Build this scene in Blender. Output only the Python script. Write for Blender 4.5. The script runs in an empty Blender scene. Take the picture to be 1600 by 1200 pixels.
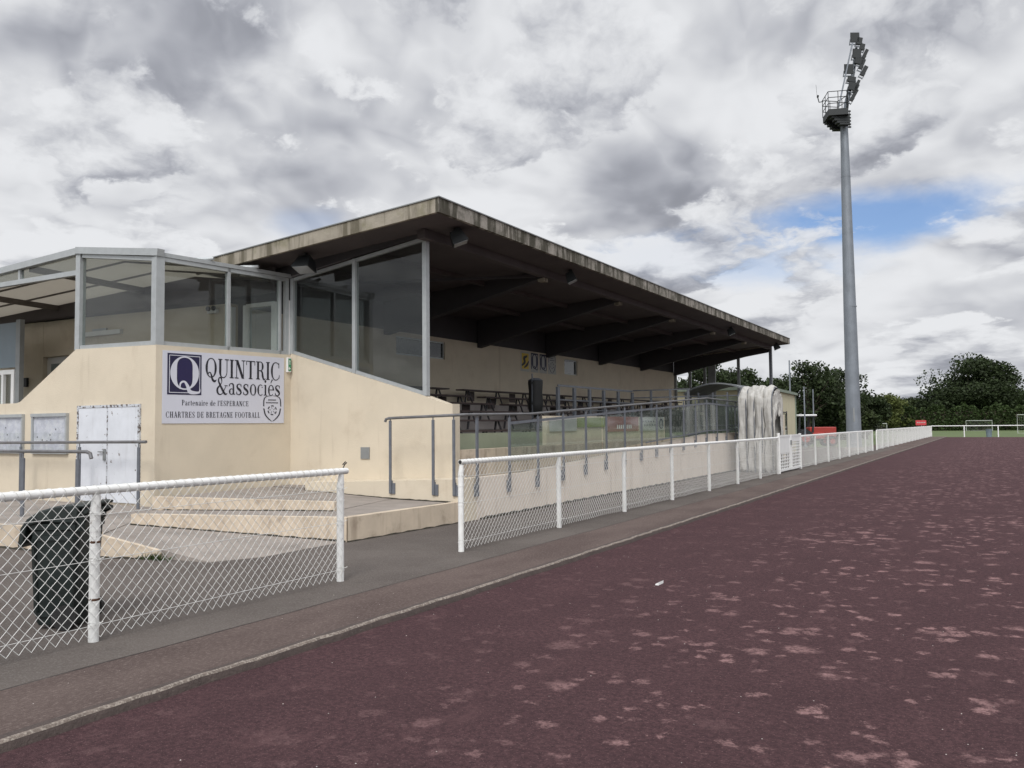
import bpy, math, random
from math import pi, sin, cos, radians as R_, atan2, sqrt
from mathutils import Vector, Matrix
random.seed(7)
S = bpy.context.scene
# ------------------------------------------------------------------ camera
F = 1305.0
cam = bpy.data.cameras.new('camera'); camo = bpy.data.objects.new('camera', cam); S.collection.objects.link(camo)
cam.sensor_width = 36; cam.lens = 36*F/1600; cam.clip_end = 3000; cam.clip_start = .05
camo.matrix_world = Matrix.Translation((0, 0, 1.55)) @ Matrix.Rotation(R_(29.95), 4, 'Z') @ Matrix.Rotation(pi/2+R_(2.87), 4, 'X') @ Matrix.Rotation(R_(-.55), 4, 'Z')
S.camera = camo
S.view_settings.view_transform = 'Standard'; S.view_settings.look = 'None'; S.view_settings.gamma = 1
S.view_settings.exposure = 0.0
S.render.engine = 'CYCLES'
S.cycles.max_bounces = 8; S.cycles.transparent_max_bounces = 24
# ------------------------------------------------------------------ sun
SUN_EL, SUN_AZ = R_(48), R_(158)     # azimuth clockwise from +Y: behind the camera
sl = bpy.data.lights.new('sun', 'SUN'); sl.energy = 1.6; sl.angle = R_(16); sl.color = (1, .96, .9)
so = bpy.data.objects.new('sun', sl); S.collection.objects.link(so)
sd = Vector((sin(SUN_AZ)*cos(SUN_EL), cos(SUN_AZ)*cos(SUN_EL), sin(SUN_EL)))
so.rotation_euler = sd.to_track_quat('Z', 'Y').to_euler(); so.location = (0, -20, 40)
# ------------------------------------------------------------------ node helper
class NT:
    def __init__(s, tree): s.t = tree; s.n = tree.nodes; s.l = tree.links
    def node(s, typ, **kw):
        n = s.n.new(typ)
        for k, v in kw.items(): setattr(n, k, v)
        return n
    def put(s, sock, v):
        if hasattr(v, 'is_output'): s.l.new(v, sock)
        elif v is not None: sock.default_value = v
    def m(s, op, a, b=None, c=None, clamp=False):
        n = s.n.new('ShaderNodeMath'); n.operation = op; n.use_clamp = clamp
        for i, v in enumerate((a, b, c)): s.put(n.inputs[i], v)
        return n.outputs[0]
    def vm(s, op, a, b=None):
        n = s.n.new('ShaderNodeVectorMath'); n.operation = op
        s.put(n.inputs[0], a)
        if b is not None:
            if op == 'SCALE': s.put(n.inputs['Scale'], b)
            else: s.put(n.inputs[1], b)
        return n.outputs[0]
    def noise(s, vec, scale, detail=4, rough=.55, dist=0, out=0):
        n = s.n.new('ShaderNodeTexNoise'); s.put(n.inputs['Vector'], vec)
        n.inputs['Scale'].default_value = scale; n.inputs['Detail'].default_value = detail
        n.inputs['Roughness'].default_value = rough; n.inputs['Distortion'].default_value = dist
        return n.outputs[out]
    def ramp(s, fac, stops):
        n = s.n.new('ShaderNodeValToRGB'); s.put(n.inputs[0], fac); e = n.color_ramp.elements
        while len(e) < len(stops): e.new(.5)
        for i, (p, c) in enumerate(stops):
            e[i].position = p; e[i].color = (c, c, c, 1) if not hasattr(c, '__len__') else (*c[:3], 1)
        return n.outputs[0]
    def sm(s, v, a, b, lo=0., hi=1.):
        n = s.n.new('ShaderNodeMapRange'); n.interpolation_type = 'SMOOTHSTEP'
        s.put(n.inputs['Value'], v); s.put(n.inputs['From Min'], a); s.put(n.inputs['From Max'], b)
        n.inputs['To Min'].default_value = lo; n.inputs['To Max'].default_value = hi
        return n.outputs[0]
    def mix(s, f, a, b, mode='MIX'):
        n = s.n.new('ShaderNodeMix'); n.data_type = 'RGBA'; n.blend_type = mode; n.clamp_factor = True
        s.put(n.inputs[0], f)
        for i, v in ((6, a), (7, b)): s.put(n.inputs[i], (*v, 1) if isinstance(v, tuple) and len(v) == 3 else v)
        return n.outputs[2]
    def comb(s, x, y, z):
        n = s.n.new('ShaderNodeCombineXYZ')
        for i, v in enumerate((x, y, z)): s.put(n.inputs[i], v)
        return n.outputs[0]
# ------------------------------------------------------------------ world: blue sky behind broken cloud
W = bpy.data.worlds.new('World'); S.world = W; W.use_nodes = True
w = NT(W.node_tree); w.n.clear()
tc = w.node('ShaderNodeTexCoord').outputs['Generated']
nrm = w.vm('NORMALIZE', tc)
sx = w.node('ShaderNodeSeparateXYZ'); w.l.new(nrm, sx.inputs[0]); X_, Y_, Z_ = sx.outputs
sky = w.node('ShaderNodeTexSky', sky_type='NISHITA', sun_disc=False, sun_elevation=SUN_EL, sun_rotation=SUN_AZ)
zc = w.m('MAXIMUM', Z_, 0.0)
hl = w.m('MAXIMUM', w.m('SQRT', w.m('SUBTRACT', 1.0, w.m('MULTIPLY', Z_, Z_))), .05)
inv = w.m('DIVIDE', 1.0, hl)
gz = w.m('MULTIPLY', w.m('LOGARITHM', w.m('ADD', zc, .16), 2.71828), .85)
P0 = w.comb(w.m('MULTIPLY', X_, inv), w.m('MULTIPLY', Y_, inv), gz)
wp = w.vm('SCALE', w.vm('SUBTRACT', w.noise(P0, 5.0, 3, .5, 0, 1), (.5, .5, .5)), .10)
P1 = w.vm('ADD', P0, wp)
def dens(P):
    puff = w.m('ABSOLUTE', w.m('SUBTRACT', w.noise(w.vm('MULTIPLY', P, (1, 1, .75)), 7.0, 3, .45), .5))
    base = w.noise(P, 3.3, 5, .45)
    return base, w.m('ADD', base, w.m('MULTIPLY', puff, .9))
n0, h0 = dens(P1)
_, h1 = dens(w.vm('ADD', P1, (0, 0, .04)))
big = w.noise(P0, 1.7, 2, .5)
fine = w.noise(P1, 22.0, 5, .55)
az = w.m('ARCTAN2', w.m('MULTIPLY', X_, -1.0), Y_)
el = w.m('ARCSINE', Z_)
wob = w.m('MULTIPLY', w.m('SUBTRACT', w.noise(P1, 7.0, 5, .6), .5), 1.5)
def blob(a, e, ra, re, tilt=0.):
    da, de = w.m('SUBTRACT', az, a), w.m('SUBTRACT', el, e)
    u = w.m('DIVIDE', w.m('ADD', w.m('MULTIPLY', da, cos(tilt)), w.m('MULTIPLY', de, sin(tilt))), ra)
    v = w.m('DIVIDE', w.m('SUBTRACT', w.m('MULTIPLY', de, cos(tilt)), w.m('MULTIPLY', da, sin(tilt))), re)
    d = w.m('SQRT', w.m('ADD', w.m('MULTIPLY', u, u), w.m('MULTIPLY', v, v)))
    return w.sm(w.m('ADD', d, wob), 1.25, .35)
# brightness
b = w.ramp(n0, [(.36, .90), (.46, .76), (.54, .60), (.68, .44)])
emb = w.m('MULTIPLY', w.m('SUBTRACT', h0, h1), 1.7)
v = w.m('ADD', b, emb)
v = w.m('ADD', v, w.m('MULTIPLY', w.m('SUBTRACT', fine, .5), .06))
v = w.m('ADD', v, w.m('MULTIPLY', w.m('SUBTRACT', big, .5), -.55))
for a, e, ra, re, t, k in ((.96, .40, .26, .075, -.25, .18), (.83, .33, .14, .055, -.3, .18), (.36, .285, .12, .065, .25, .14),
                           (.03, .285, .17, .055, -.15, .14), (.80, .27, .1, .05, 0, .16), (.36, .135, .30, .02, 0, .12), (.02, .11, .25, .018, 0, .16), (-.05, .20, .12, .04, 0, .14)):
    v = w.m('SUBTRACT', v, w.m('MULTIPLY', blob(a, e, ra, re, t), k))
for a, e, ra, re, t, k in ((.62, .44, .3, .10, 0, .10), (.10, .165, .17, .025, 0, .14), (.47, .33, .14, .07, 0, .10), (.27, .36, .2, .07, 0, .08), (.55, .22, .25, .06, 0, .08)):
    v = w.m('ADD', v, w.m('MULTIPLY', blob(a, e, ra, re, t), k))
# lower, crisper cumulus with lit tops and grey bases
PC = w.vm('ADD', P0, w.vm('SCALE', w.vm('SUBTRACT', w.noise(P0, 14.0, 4, .55, 0, 1), (.5, .5, .5)), .05))
def cum(P): return w.noise(P, 5.2, 8, .56)
c0 = cum(PC); c1 = cum(w.vm('ADD', PC, (0, 0, .055)))
edge = w.sm(c0, .475, .535)
cv = w.m('ADD', .60, w.m('MULTIPLY', w.m('SUBTRACT', c0, c1), 4.8))
cv = w.m('SUBTRACT', cv, w.m('MULTIPLY', w.m('SUBTRACT', c0, .5), .6))
cwt = w.sm(Z_, .45, .10, .50, .88)
v = w.m('ADD', w.m('MULTIPLY', v, w.m('SUBTRACT', 1.0, w.m('MULTIPLY', edge, cwt))), w.m('MULTIPLY', cv, w.m('MULTIPLY', edge, cwt)))
for a, e, ra, re, t, k in ((.96, .40, .22, .06, -.25, .22), (.36, .285, .11, .055, .25, .18), (.03, .285, .15, .045, -.15, .18)):
    v = w.m('SUBTRACT', v, w.m('MULTIPLY', blob(a, e, ra, re, t), k))
v = w.sm(v, .0, 1.0, .33, .84)
cloudc = w.mix(w.sm(v, .25, .85), (.84, .875, 1.0), (.955, .97, 1.0))
cl = w.mix(1.0, cloudc, w.comb(v, v, v), 'MULTIPLY')
# extra cloud brightness overhead and round the sun, added to boost the lighting
sdot = w.m('MAXIMUM', w.vm('DOT_PRODUCT', nrm, tuple(sd)) if False else 0.0, 0.0)
dn = w.n.new('ShaderNodeVectorMath'); dn.operation = 'DOT_PRODUCT'; w.l.new(nrm, dn.inputs[0]); dn.inputs[1].default_value = tuple(sd)
glow = w.sm(dn.outputs['Value'], .55, 1.0, 0., 2.2)
over = w.sm(Z_, .60, .95, 0., .6)
gain = w.m('ADD', 1.0, w.m('ADD', glow, over))
cl = w.mix(1.0, cl, w.comb(gain, gain, gain), 'MULTIPLY')
gap = w.m('MAXIMUM', blob(.12, .222, .17, .034, -.04), w.m('MULTIPLY', blob(.30, .19, .16, .03, .1), .5))
gap = w.m('MAXIMUM', gap, w.m('MULTIPLY', blob(.77, .235, .05, .02), .3))
gap = w.m('MULTIPLY', gap, w.m('SUBTRACT', 1.0, w.m('MULTIPLY', w.sm(c0, .50, .56), .85)))
skyc = w.mix(1.0, sky.outputs[0], (.085, .10, .125), 'MULTIPLY')
col = w.mix(w.m('MULTIPLY', gap, .92), cl, skyc)
ground = w.sm(Z_, -.02, .0)
col = w.mix(ground, (.10, .10, .10), col)
bg = w.node('ShaderNodeBackground'); w.l.new(col, bg.inputs[0]); bg.inputs[1].default_value = 1.0
ow = w.node('ShaderNodeOutputWorld'); w.l.new(bg.outputs[0], ow.inputs[0])
# ------------------------------------------------------------------ materials
MATS = {}
def mat(name, col, rough=.7, metal=0., var=.12, vs=3., bump=0., bs=60., dirt=None, streak=None, spec=None):
    if name in MATS: return MATS[name]
    m = bpy.data.materials.new(name); m.use_nodes = True; t = NT(m.node_tree)
    p = t.n['Principled BSDF']; p.inputs['Roughness'].default_value = rough; p.inputs['Metallic'].default_value = metal
    if spec is not None: p.inputs['Specular IOR Level'].default_value = spec
    pos = t.node('ShaderNodeNewGeometry').outputs['Position']
    n = t.noise(pos, vs, 6, .6)
    f = t.sm(n, .3, .7)
    c = t.mix(f, tuple(x*(1-var) for x in col), tuple(min(1, x*(1+var)) for x in col))
    if dirt:   # (colour, scale, lo, hi, amount)
        dn_ = t.noise(pos, dirt[1], 7, .65)
        c = t.mix(t.sm(dn_, dirt[2], dirt[3], 0, dirt[4]), c, dirt[0])
    if streak:  # (colour, horizontal scale, lo, hi, amount)
        sp = t.vm('MULTIPLY', pos, (1, 1, .10))
        c = t.mix(t.sm(t.noise(sp, streak[1], 4, .6), streak[2], streak[3], 0, streak[4]), c, streak[0])
    t.put(p.inputs['Base Color'], c)
    if bump:
        b = t.node('ShaderNodeBump'); b.inputs['Strength'].default_value = bump; b.inputs['Distance'].default_value = .01
        t.put(b.inputs['Height'], t.noise(pos, bs, 4, .6)); t.put(p.inputs['Normal'], b.outputs[0])
    MATS[name] = m; return m
stucco = mat('cream_render', (.58, .51, .40), .9, var=.04, vs=1.6, bump=.4, bs=55, dirt=((.38, .30, .21), 1.3, .52, .76, .36), streak=((.36, .29, .21), 5.0, .58, .76, .36))
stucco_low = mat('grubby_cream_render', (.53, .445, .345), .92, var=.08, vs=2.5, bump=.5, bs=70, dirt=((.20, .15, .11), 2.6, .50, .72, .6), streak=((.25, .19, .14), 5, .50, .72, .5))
concrete = mat('pale_ramp_concrete', (.255, .225, .20), .93, var=.12, vs=2.2, bump=.5, bs=60, dirt=((.13, .11, .095), 1.7, .48, .75, .55))
tierc = mat('tier_concrete', (.30, .27, .255), .9, var=.10, vs=2)
tierg = mat('tier_green_grey_paint', (.26, .28, .20), .85, var=.10, vs=1)
fascia = mat('stained_fascia', (.30, .275, .24), .95, var=.15, vs=5, bump=.6, bs=40, dirt=((.055, .055, .035), 3.0, .42, .62, .75), streak=((.05, .045, .03), 6.5, .44, .60, .92))
fascia2 = mat('gable_fascia', (.29, .26, .21), .95, var=.12, vs=4, bump=.5, bs=40, dirt=((.16, .15, .08), 2.5, .48, .70, .6), streak=((.07, .06, .035), 6, .46, .64, .75))
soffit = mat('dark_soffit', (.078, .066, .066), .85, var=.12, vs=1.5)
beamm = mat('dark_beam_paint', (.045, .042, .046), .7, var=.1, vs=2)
alu = mat('aluminium_frame', (.41, .43, .435), .42, .35, var=.06, vs=6, dirt=((.25, .25, .24), 8, .55, .75, .35))
darkalu = mat('grey_gutter', (.24, .25, .25), .55, .3, var=.08)
railm = mat('grey_rail_paint', (.135, .145, .165), .5, .2, var=.12, vs=8, dirt=((.09, .06, .045), 12, .58, .75, .5))
railtop = mat('worn_top_rail', (.17, .17, .175), .42, .4, var=.15, vs=6, dirt=((.10, .07, .05), 7, .55, .7, .6))
whitep = mat('chipped_white_paint', (.73, .73, .71), .55, var=.05, vs=8, bump=.4, bs=50, dirt=((.16, .10, .065), 14, .64, .72, .85), streak=((.50, .44, .34), 18, .58, .75, .6))
wirem = mat('white_coated_wire', (.62, .62, .60), .5, var=.08, vs=20)
whiteboard = mat('white_sign_panel', (.56, .57, .64), .6, var=.015, vs=2, dirt=((.44, .44, .47), 2, .55, .8, .3))
doorw = mat('white_steel_door', (.60, .62, .66), .5, var=.05, vs=4, dirt=((.13, .10, .08), 9, .64, .67, .9), streak=((.42, .42, .43), 9, .55, .75, .5))
navy = mat('navy_print', (.012, .010, .045), .5, var=.02)
ink = mat('black_print', (.012, .012, .02), .5, var=.02)
purple = mat('violet_print', (.014, .010, .060), .5, var=.02)
greyp = mat('grey_mast_steel', (.19, .21, .235), .5, .2, var=.10, vs=1.6, streak=((.13, .145, .16), 6, .5, .7, .5))
lampm = mat('dark_lamp_housing', (.016, .019, .020), .6, .1, var=.1)
lens = mat('lamp_glass', (.35, .37, .38), .15, .0, var=.05)
binm = mat('dark_green_bin_plastic', (.010, .016, .015), .42, var=.2, vs=6, dirt=((.04, .045, .04), 5, .5, .75, .6))
black = mat('black_rubber', (.012, .012, .012), .6, var=.1)
benchm = mat('brown_bench_plank', (.055, .035, .032), .6, var=.2, vs=8)
darkpane = mat('dark_window_pane', (.018, .024, .022), .08, var=.3, vs=6)
goalm = mat('dull_goal_paint', (.34, .36, .33), .6)
rust = mat('rust', (.10, .05, .03), .9, var=.3, vs=30)
white = mat('matt_white', (.72, .72, .71), .6, var=.03)
yellow = mat('yellow_print', (.60, .43, .05), .6, var=.03)
red = mat('red_paint', (.33, .035, .025), .45, var=.08)
redsign = mat('red_sign', (.50, .05, .06), .5, var=.03)
green = mat('green_sign', (.02, .20, .08), .5, var=.03)
sheetg = mat('grey_shelter_roof', (.17, .18, .19), .6, var=.2, vs=3, dirt=((.33, .33, .31), 3, .56, .7, .6))
cream2 = mat('pale_yellow_cladding', (.50, .46, .32), .8, var=.05, vs=2)
greenedge = mat('grey_green_trim', (.20, .24, .19), .6, var=.08)
cloth = mat('white_tarpaulin', (.45, .44, .415), .75, var=.10, vs=5, bump=1., bs=9, dirt=((.27, .25, .21), 4, .50, .72, .6), streak=((.30, .28, .25), 9, .5, .7, .5))
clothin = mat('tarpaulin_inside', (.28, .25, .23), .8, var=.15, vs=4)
bark = mat('bark', (.07, .055, .04), .9, var=.2)
papers = mat('faded_notice_paper', (.50, .52, .56), .7, var=.12, vs=9, dirt=((.60, .62, .63), 7, .5, .58, .9))
lime = mat('lime_print', (.22, .26, .09), .6, var=.04); salmon = mat('red_reflection_print', (.27, .09, .08), .6, var=.06)
palewhite = mat('pale_sheet', (.40, .40, .38), .6, var=.05)
bluegrey = mat('blue_grey_panel', (.15, .19, .22), .4, var=.05)
litter_m = mat('litter_paper', (.8, .8, .78), .7, var=.02)
def glassmat(name, tint, refl=1.0, rough=.0, opac=0., oc=(.1, .11, .11)):
    m = bpy.data.materials.new(name); m.use_nodes = True; t = NT(m.node_tree); t.n.remove(t.n['Principled BSDF'])
    tr = t.node('ShaderNodeBsdfTransparent'); tr.inputs[0].default_value = (*tint, 1)
    gl = t.node('ShaderNodeBsdfGlossy'); gl.inputs['Roughness'].default_value = rough; gl.inputs[0].default_value = (refl, refl, refl, 1)
    g_ = t.node('ShaderNodeNewGeometry'); dp = t.n.new('ShaderNodeVectorMath'); dp.operation = 'DOT_PRODUCT'
    t.l.new(g_.outputs['Normal'], dp.inputs[0]); t.l.new(g_.outputs['Incoming'], dp.inputs[1])
    f2 = t.m('MULTIPLY_ADD', t.m('POWER', t.m('SUBTRACT', 1.0, t.m('ABSOLUTE', dp.outputs['Value'])), 5.0), .93, .036, clamp=True)
    ms = t.node('ShaderNodeMixShader'); t.l.new(f2, ms.inputs[0]); t.l.new(tr.outputs[0], ms.inputs[1]); t.l.new(gl.outputs[0], ms.inputs[2])
    out = ms.outputs[0]
    if opac:
        d = t.node('ShaderNodeBsdfDiffuse'); d.inputs[0].default_value = (*oc, 1)
        pos = t.node('ShaderNodeNewGeometry').outputs['Position']
        m2 = t.node('ShaderNodeMixShader'); t.put(m2.inputs[0], t.sm(t.noise(pos, 3, 5, .6), .2, .9, opac*.6, opac*1.4)); t.l.new(out, m2.inputs[1]); t.l.new(d.outputs[0], m2.inputs[2]); out = m2.outputs[0]
    t.l.new(out, t.n['Material Output'].inputs[0]); return m
glass = glassmat('window_glass', (.84, .87, .86), opac=.03, oc=(.3, .3, .3))
clearglass = glassmat('notice_board_glass', (.97, .97, .98))
darkglass = glassmat('smoked_window_glass', (.75, .78, .77), opac=.025, oc=(.2, .22, .22))
scratched = glassmat('scratched_plexiglass', (.84, .88, .86), opac=.09, oc=(.26, .29, .28), rough=.05)
def transl(name, col, tr_, amount):
    m = bpy.data.materials.new(name); m.use_nodes = True; t = NT(m.node_tree); t.n.remove(t.n['Principled BSDF'])
    a = t.node('ShaderNodeBsdfTranslucent'); a.inputs[0].default_value = (*tr_, 1)
    d = t.node('ShaderNodeBsdfDiffuse'); d.inputs[0].default_value = (*col, 1)
    ms = t.node('ShaderNodeMixShader'); ms.inputs[0].default_value = amount; t.l.new(d.outputs[0], ms.inputs[1]); t.l.new(a.outputs[0], ms.inputs[2])
    t.l.new(ms.outputs[0], t.n['Material Output'].inputs[0]); return m
poly = transl('opal_polycarbonate', (.42, .40, .37), (.50, .475, .43), .75)
rafterm = mat('brown_grey_rafter', (.12, .105, .095), .6, .2)
panelm = mat('gable_panel_grey', (.17, .16, .165), .8, var=.08, vs=1.5)
chip = mat('chipped_door_edge', (.50, .52, .55), .6, var=.05, dirt=((.07, .05, .04), 16, .50, .56, .95))
def leafmat(name, col, var=.5):
    m = bpy.data.materials.new(name); m.use_nodes = True; t = NT(m.node_tree)
    p = t.n['Principled BSDF']; p.inputs['Roughness'].default_value = .65; p.inputs['Specular IOR Level'].default_value = .25
    pos = t.node('ShaderNodeNewGeometry').outputs['Position']
    f = t.sm(t.noise(pos, .9, 4, .7), .3, .7)
    c = t.mix(f, tuple(x*(1-var) for x in col), tuple(x*(1+var) for x in col)); t.put(p.inputs['Base Color'], c)
    tr = t.node('ShaderNodeBsdfTranslucent'); t.put(tr.inputs[0], c)
    ms = t.node('ShaderNodeMixShader'); ms.inputs[0].default_value = .25; t.l.new(p.outputs[0], ms.inputs[1]); t.l.new(tr.outputs[0], ms.inputs[2])
    t.l.new(ms.outputs[0], t.n['Material Output'].inputs[0]); return m
leaf_dark = leafmat('oak_leaves', (.030, .044, .017), .6); leaf_mid = leafmat('tree_leaves', (.036, .050, .017))
leaf_yel = leafmat('yellow_green_leaves', (.088, .105, .030), .35); leaf_hedge = leafmat('hedge_leaves', (.038, .060, .018), .35)
# ground materials
def groundmat(name, build):
    m = bpy.data.materials.new(name); m.use_nodes = True; t = NT(m.node_tree); p = t.n['Principled BSDF']
    pos = t.node('ShaderNodeNewGeometry').outputs['Position']; build(t, p, pos); return m
def b_track(t, p, pos):
    xy = t.vm('MULTIPLY', pos, (1, 1, 0))
    base = t.mix(t.sm(t.noise(xy, 1.4, 6, .6), .3, .7), (.092, .050, .054), (.124, .067, .071))
    base = t.mix(t.sm(t.noise(xy, 26, 6, .85), .36, .66, 0, .7), (.046, .027, .030), base)
    base = t.mix(t.sm(t.noise(xy, 70, 3, .7), .57, .70, 0, .8), base, (.19, .115, .115))
    base = t.mix(t.sm(t.noise(t.vm('MULTIPLY', xy, (1, .35, 0)), 3.2, 6, .7), .54, .72, 0, .35), base, (.125, .070, .072))
    wv = t.vm('ADD', xy, t.vm('SCALE', t.vm('SUBTRACT', t.noise(xy, 7.0, 6, .75, 0, 1), (.5, .5, .5)), .30))
    acc = None
    for sc, th, off in ((3.4, .15, 0.), (2.0, .12, 13.7), (6.0, .18, 5.1), (4.4, .16, 31.4)):
        vo = t.node('ShaderNodeTexVoronoi'); vo.inputs['Scale'].default_value = sc; vo.inputs['Randomness'].default_value = 1
        t.put(vo.inputs['Vector'], t.vm('ADD', wv, (off, off, 0)))
        sc_ = t.node('ShaderNodeSeparateColor'); t.l.new(vo.outputs['Color'], sc_.inputs[0])
        size = t.m('MULTIPLY_ADD', sc_.outputs[0], th*1.6, .13)
        s = t.sm(vo.outputs['Distance'], size, t.m('SUBTRACT', size, .17))
        s = t.m('MULTIPLY', s, t.sm(sc_.outputs[1], .25, .60))
        acc = s if acc is None else t.m('MAXIMUM', acc, s)
    brk = t.sm(t.noise(xy, 22, 5, .8), .36, .58, .12, 1.)
    # bald patches are confined to the middle lanes of the track
    sep = t.node('ShaderNodeSeparateXYZ'); t.l.new(pos, sep.inputs[0])
    lim = t.m('ADD', sep.outputs[0], t.m('MULTIPLY', t.noise(xy, .45, 3, .6), 2.6))
    zone = t.sm(lim, -2.4, .2, .16, 1.)
    zone = t.m('MULTIPLY', zone, t.sm(t.noise(xy, .5, 4, .6), .30, .50, .35, 1.))
    k = t.m('MULTIPLY', t.m('MULTIPLY', acc, brk), zone)
    k = t.m('MULTIPLY', k, t.sm(t.noise(xy, 60, 3, .7), .25, .6, .45, 1.))
    c = t.mix(t.m('MULTIPLY', k, .9), base, (.33, .20, .195))
    t.put(p.inputs['Base Color'], c); p.inputs['Roughness'].default_value = 1.; p.inputs['Specular IOR Level'].default_value = .08
    b = t.node('ShaderNodeBump'); b.inputs['Strength'].default_value = .8; b.inputs['Distance'].default_value = .012
    t.put(b.inputs['Height'], t.noise(xy, 110, 4, .7)); t.put(p.inputs['Normal'], b.outputs[0])
def b_path(t, p, pos):
    xy = t.vm('MULTIPLY', pos, (1, .45, 0))
    c = t.mix(t.sm(t.noise(xy, 1.3, 7, .65), .32, .68), (.074, .053, .048), (.112, .084, .075))
    c = t.mix(t.sm(t.noise(xy, 55, 4, .75), .45, .72, 0, .7), c, (.19, .15, .135))
    c = t.mix(t.sm(t.noise(xy, 3.1, 7, .7), .56, .72, 0, .7), c, (.075, .052, .048))
    t.put(p.inputs['Base Color'], c); p.inputs['Roughness'].default_value = .95; p.inputs['Specular IOR Level'].default_value = .2
    b = t.node('ShaderNodeBump'); b.inputs['Strength'].default_value = .7; b.inputs['Distance'].default_value = .01
    t.put(b.inputs['Height'], t.noise(pos, 95, 4, .7)); t.put(p.inputs['Normal'], b.outputs[0])
def b_asph(t, p, pos):
    c = t.mix(t.sm(t.noise(pos, .8, 6, .6), .3, .7), (.080, .067, .060), (.112, .096, .086))
    c = t.mix(t.sm(t.noise(pos, 60, 4, .75), .45, .72, 0, .7), c, (.18, .165, .155))
    c = t.mix(t.sm(t.noise(pos, 2.2, 6, .7), .6, .75, 0, .5), c, (.06, .055, .05))
    t.put(p.inputs['Base Color'], c); p.inputs['Roughness'].default_value = .93; p.inputs['Specular IOR Level'].default_value = .2
    b = t.node('ShaderNodeBump'); b.inputs['Strength'].default_value = .6; b.inputs['Distance'].default_value = .008
    t.put(b.inputs['Height'], t.noise(pos, 100, 4, .7)); t.put(p.inputs['Normal'], b.outputs[0])
def b_grass(t, p, pos):
    c = t.mix(t.sm(t.noise(pos, .25, 6, .6), .3, .7), (.065, .10, .030), (.105, .135, .045))
    c = t.mix(t.sm(t.noise(pos, 9, 4, .7), .4, .7, 0, .5), c, (.05, .07, .02))
    t.put(p.inputs['Base Color'], c); p.inputs['Roughness'].default_value = .95
trackm = groundmat('purple_running_surface', b_track); pathm = groundmat('worn_brown_tarmac', b_path)
asph = groundmat('grey_asphalt', b_asph); grassm = groundmat('grass', b_grass)
kerbm = mat('worn_tarmac_edge', (.062, .046, .041), .95, var=.15, vs=7, bump=1., bs=45, dirt=((.11, .09, .075), 40, .55, .68, .5))
# ------------------------------------------------------------------ mesh builder
class MB:
    def __init__(s): s.v = []; s.f = []; s.sm = False
    def add(s, vs, fs):
        o = len(s.v); s.v += [tuple(v) for v in vs]; s.f += [tuple(i+o for i in f) for f in fs]; return s
    def box(s, x0, x1, y0, y1, z0, z1):
        return s.hexa([(x0, y0, z0), (x1, y0, z0), (x1, y1, z0), (x0, y1, z0)], [(x0, y0, z1), (x1, y0, z1), (x1, y1, z1), (x0, y1, z1)])
    def hexa(s, lo, hi):
        return s.add(list(lo)+list(hi), [(3, 2, 1, 0), (4, 5, 6, 7), (0, 1, 5, 4), (1, 2, 6, 5), (2, 3, 7, 6), (3, 0, 4, 7)])
    def bar(s, a, b, wd, h, up=(0, 0, 1)):
        a, b = Vector(a), Vector(b); d = (b-a).normalized(); u = Vector(up); r = d.cross(u)
        if r.length < 1e-4: r = d.cross(Vector((1, 0, 0)))
        r.normalize(); u = r.cross(d); r *= wd/2; u *= h/2
        return s.hexa([a-r-u, a+r-u, a+r+u, a-r+u], [b-r-u, b+r-u, b+r+u, b-r+u])
    def tube(s, pts, r, n=8, cap=True):
        pts = [Vector(p) for p in pts]; rs = r if hasattr(r, '__len__') else [r]*len(pts); vs = []; fs = []
        ref = None
        for i, p in enumerate(pts):
            d = (pts[min(i+1, len(pts)-1)]-pts[max(i-1, 0)]).normalized()
            if ref is None: ref = Vector((0, 0, 1)) if abs(d.z) < .9 else Vector((1, 0, 0))
            x = d.cross(ref).normalized(); y = x.cross(d).normalized(); ref = y
            for k in range(n): a = 2*pi*k/n; vs.append(p+(x*cos(a)+y*sin(a))*rs[i])
        for i in range(len(pts)-1):
            for k in range(n): fs.append((i*n+k, i*n+(k+1) % n, (i+1)*n+(k+1) % n, (i+1)*n+k))
        if cap: fs.append(tuple(range(n))[::-1]); fs.append(tuple((len(pts)-1)*n+k for k in range(n)))
        return s.add(vs, fs)
    def prism(s, poly_, vec):      # closed 3D polygon swept by vec
        n = len(poly_); vec = Vector(vec); a = [Vector(p) for p in poly_]
        return s.add(a+[p+vec for p in a], [tuple(range(n))[::-1], tuple(range(n, 2*n))]+[(i, (i+1) % n, n+(i+1) % n, n+i) for i in range(n)])
    def quad(s, a, b, c, d): return s.add([a, b, c, d], [(0, 1, 2, 3)])
    def build(s, name, m, parent=None, smooth=False):
        me = bpy.data.meshes.new(name); off = Vector((0, 0, 0))
        mw = None
        if parent is not None:
            q = parent; mw = Matrix.Identity(4)
            while q is not None: mw = q.matrix_basis @ mw; q = q.parent
            iv = mw.inverted(); vs = [iv @ Vector(v) for v in s.v]
        else: vs = s.v
        me.from_pydata([tuple(v) for v in vs], [], s.f); me.validate(); me.update()
        for k in (m if isinstance(m, list) else [m]): me.materials.append(k)
        if smooth:
            for p in me.polygons: p.use_smooth = True
        o = bpy.data.objects.new(name, me); S.collection.objects.link(o)
        if parent is not None: o.parent = parent
        return o
def smoothang(o, deg=35):
    me = o.data
    for p in me.polygons: p.use_smooth = True
    import bmesh
    bm = bmesh.new(); bm.from_mesh(me)
    bmesh.ops.recalc_face_normals(bm, faces=bm.faces)
    for e in bm.edges:
        if len(e.link_faces) == 2 and e.link_faces[0].normal.angle(e.link_faces[1].normal, 0) > R_(deg): e.smooth = False
    bm.to_mesh(me); bm.free(); return o
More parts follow.
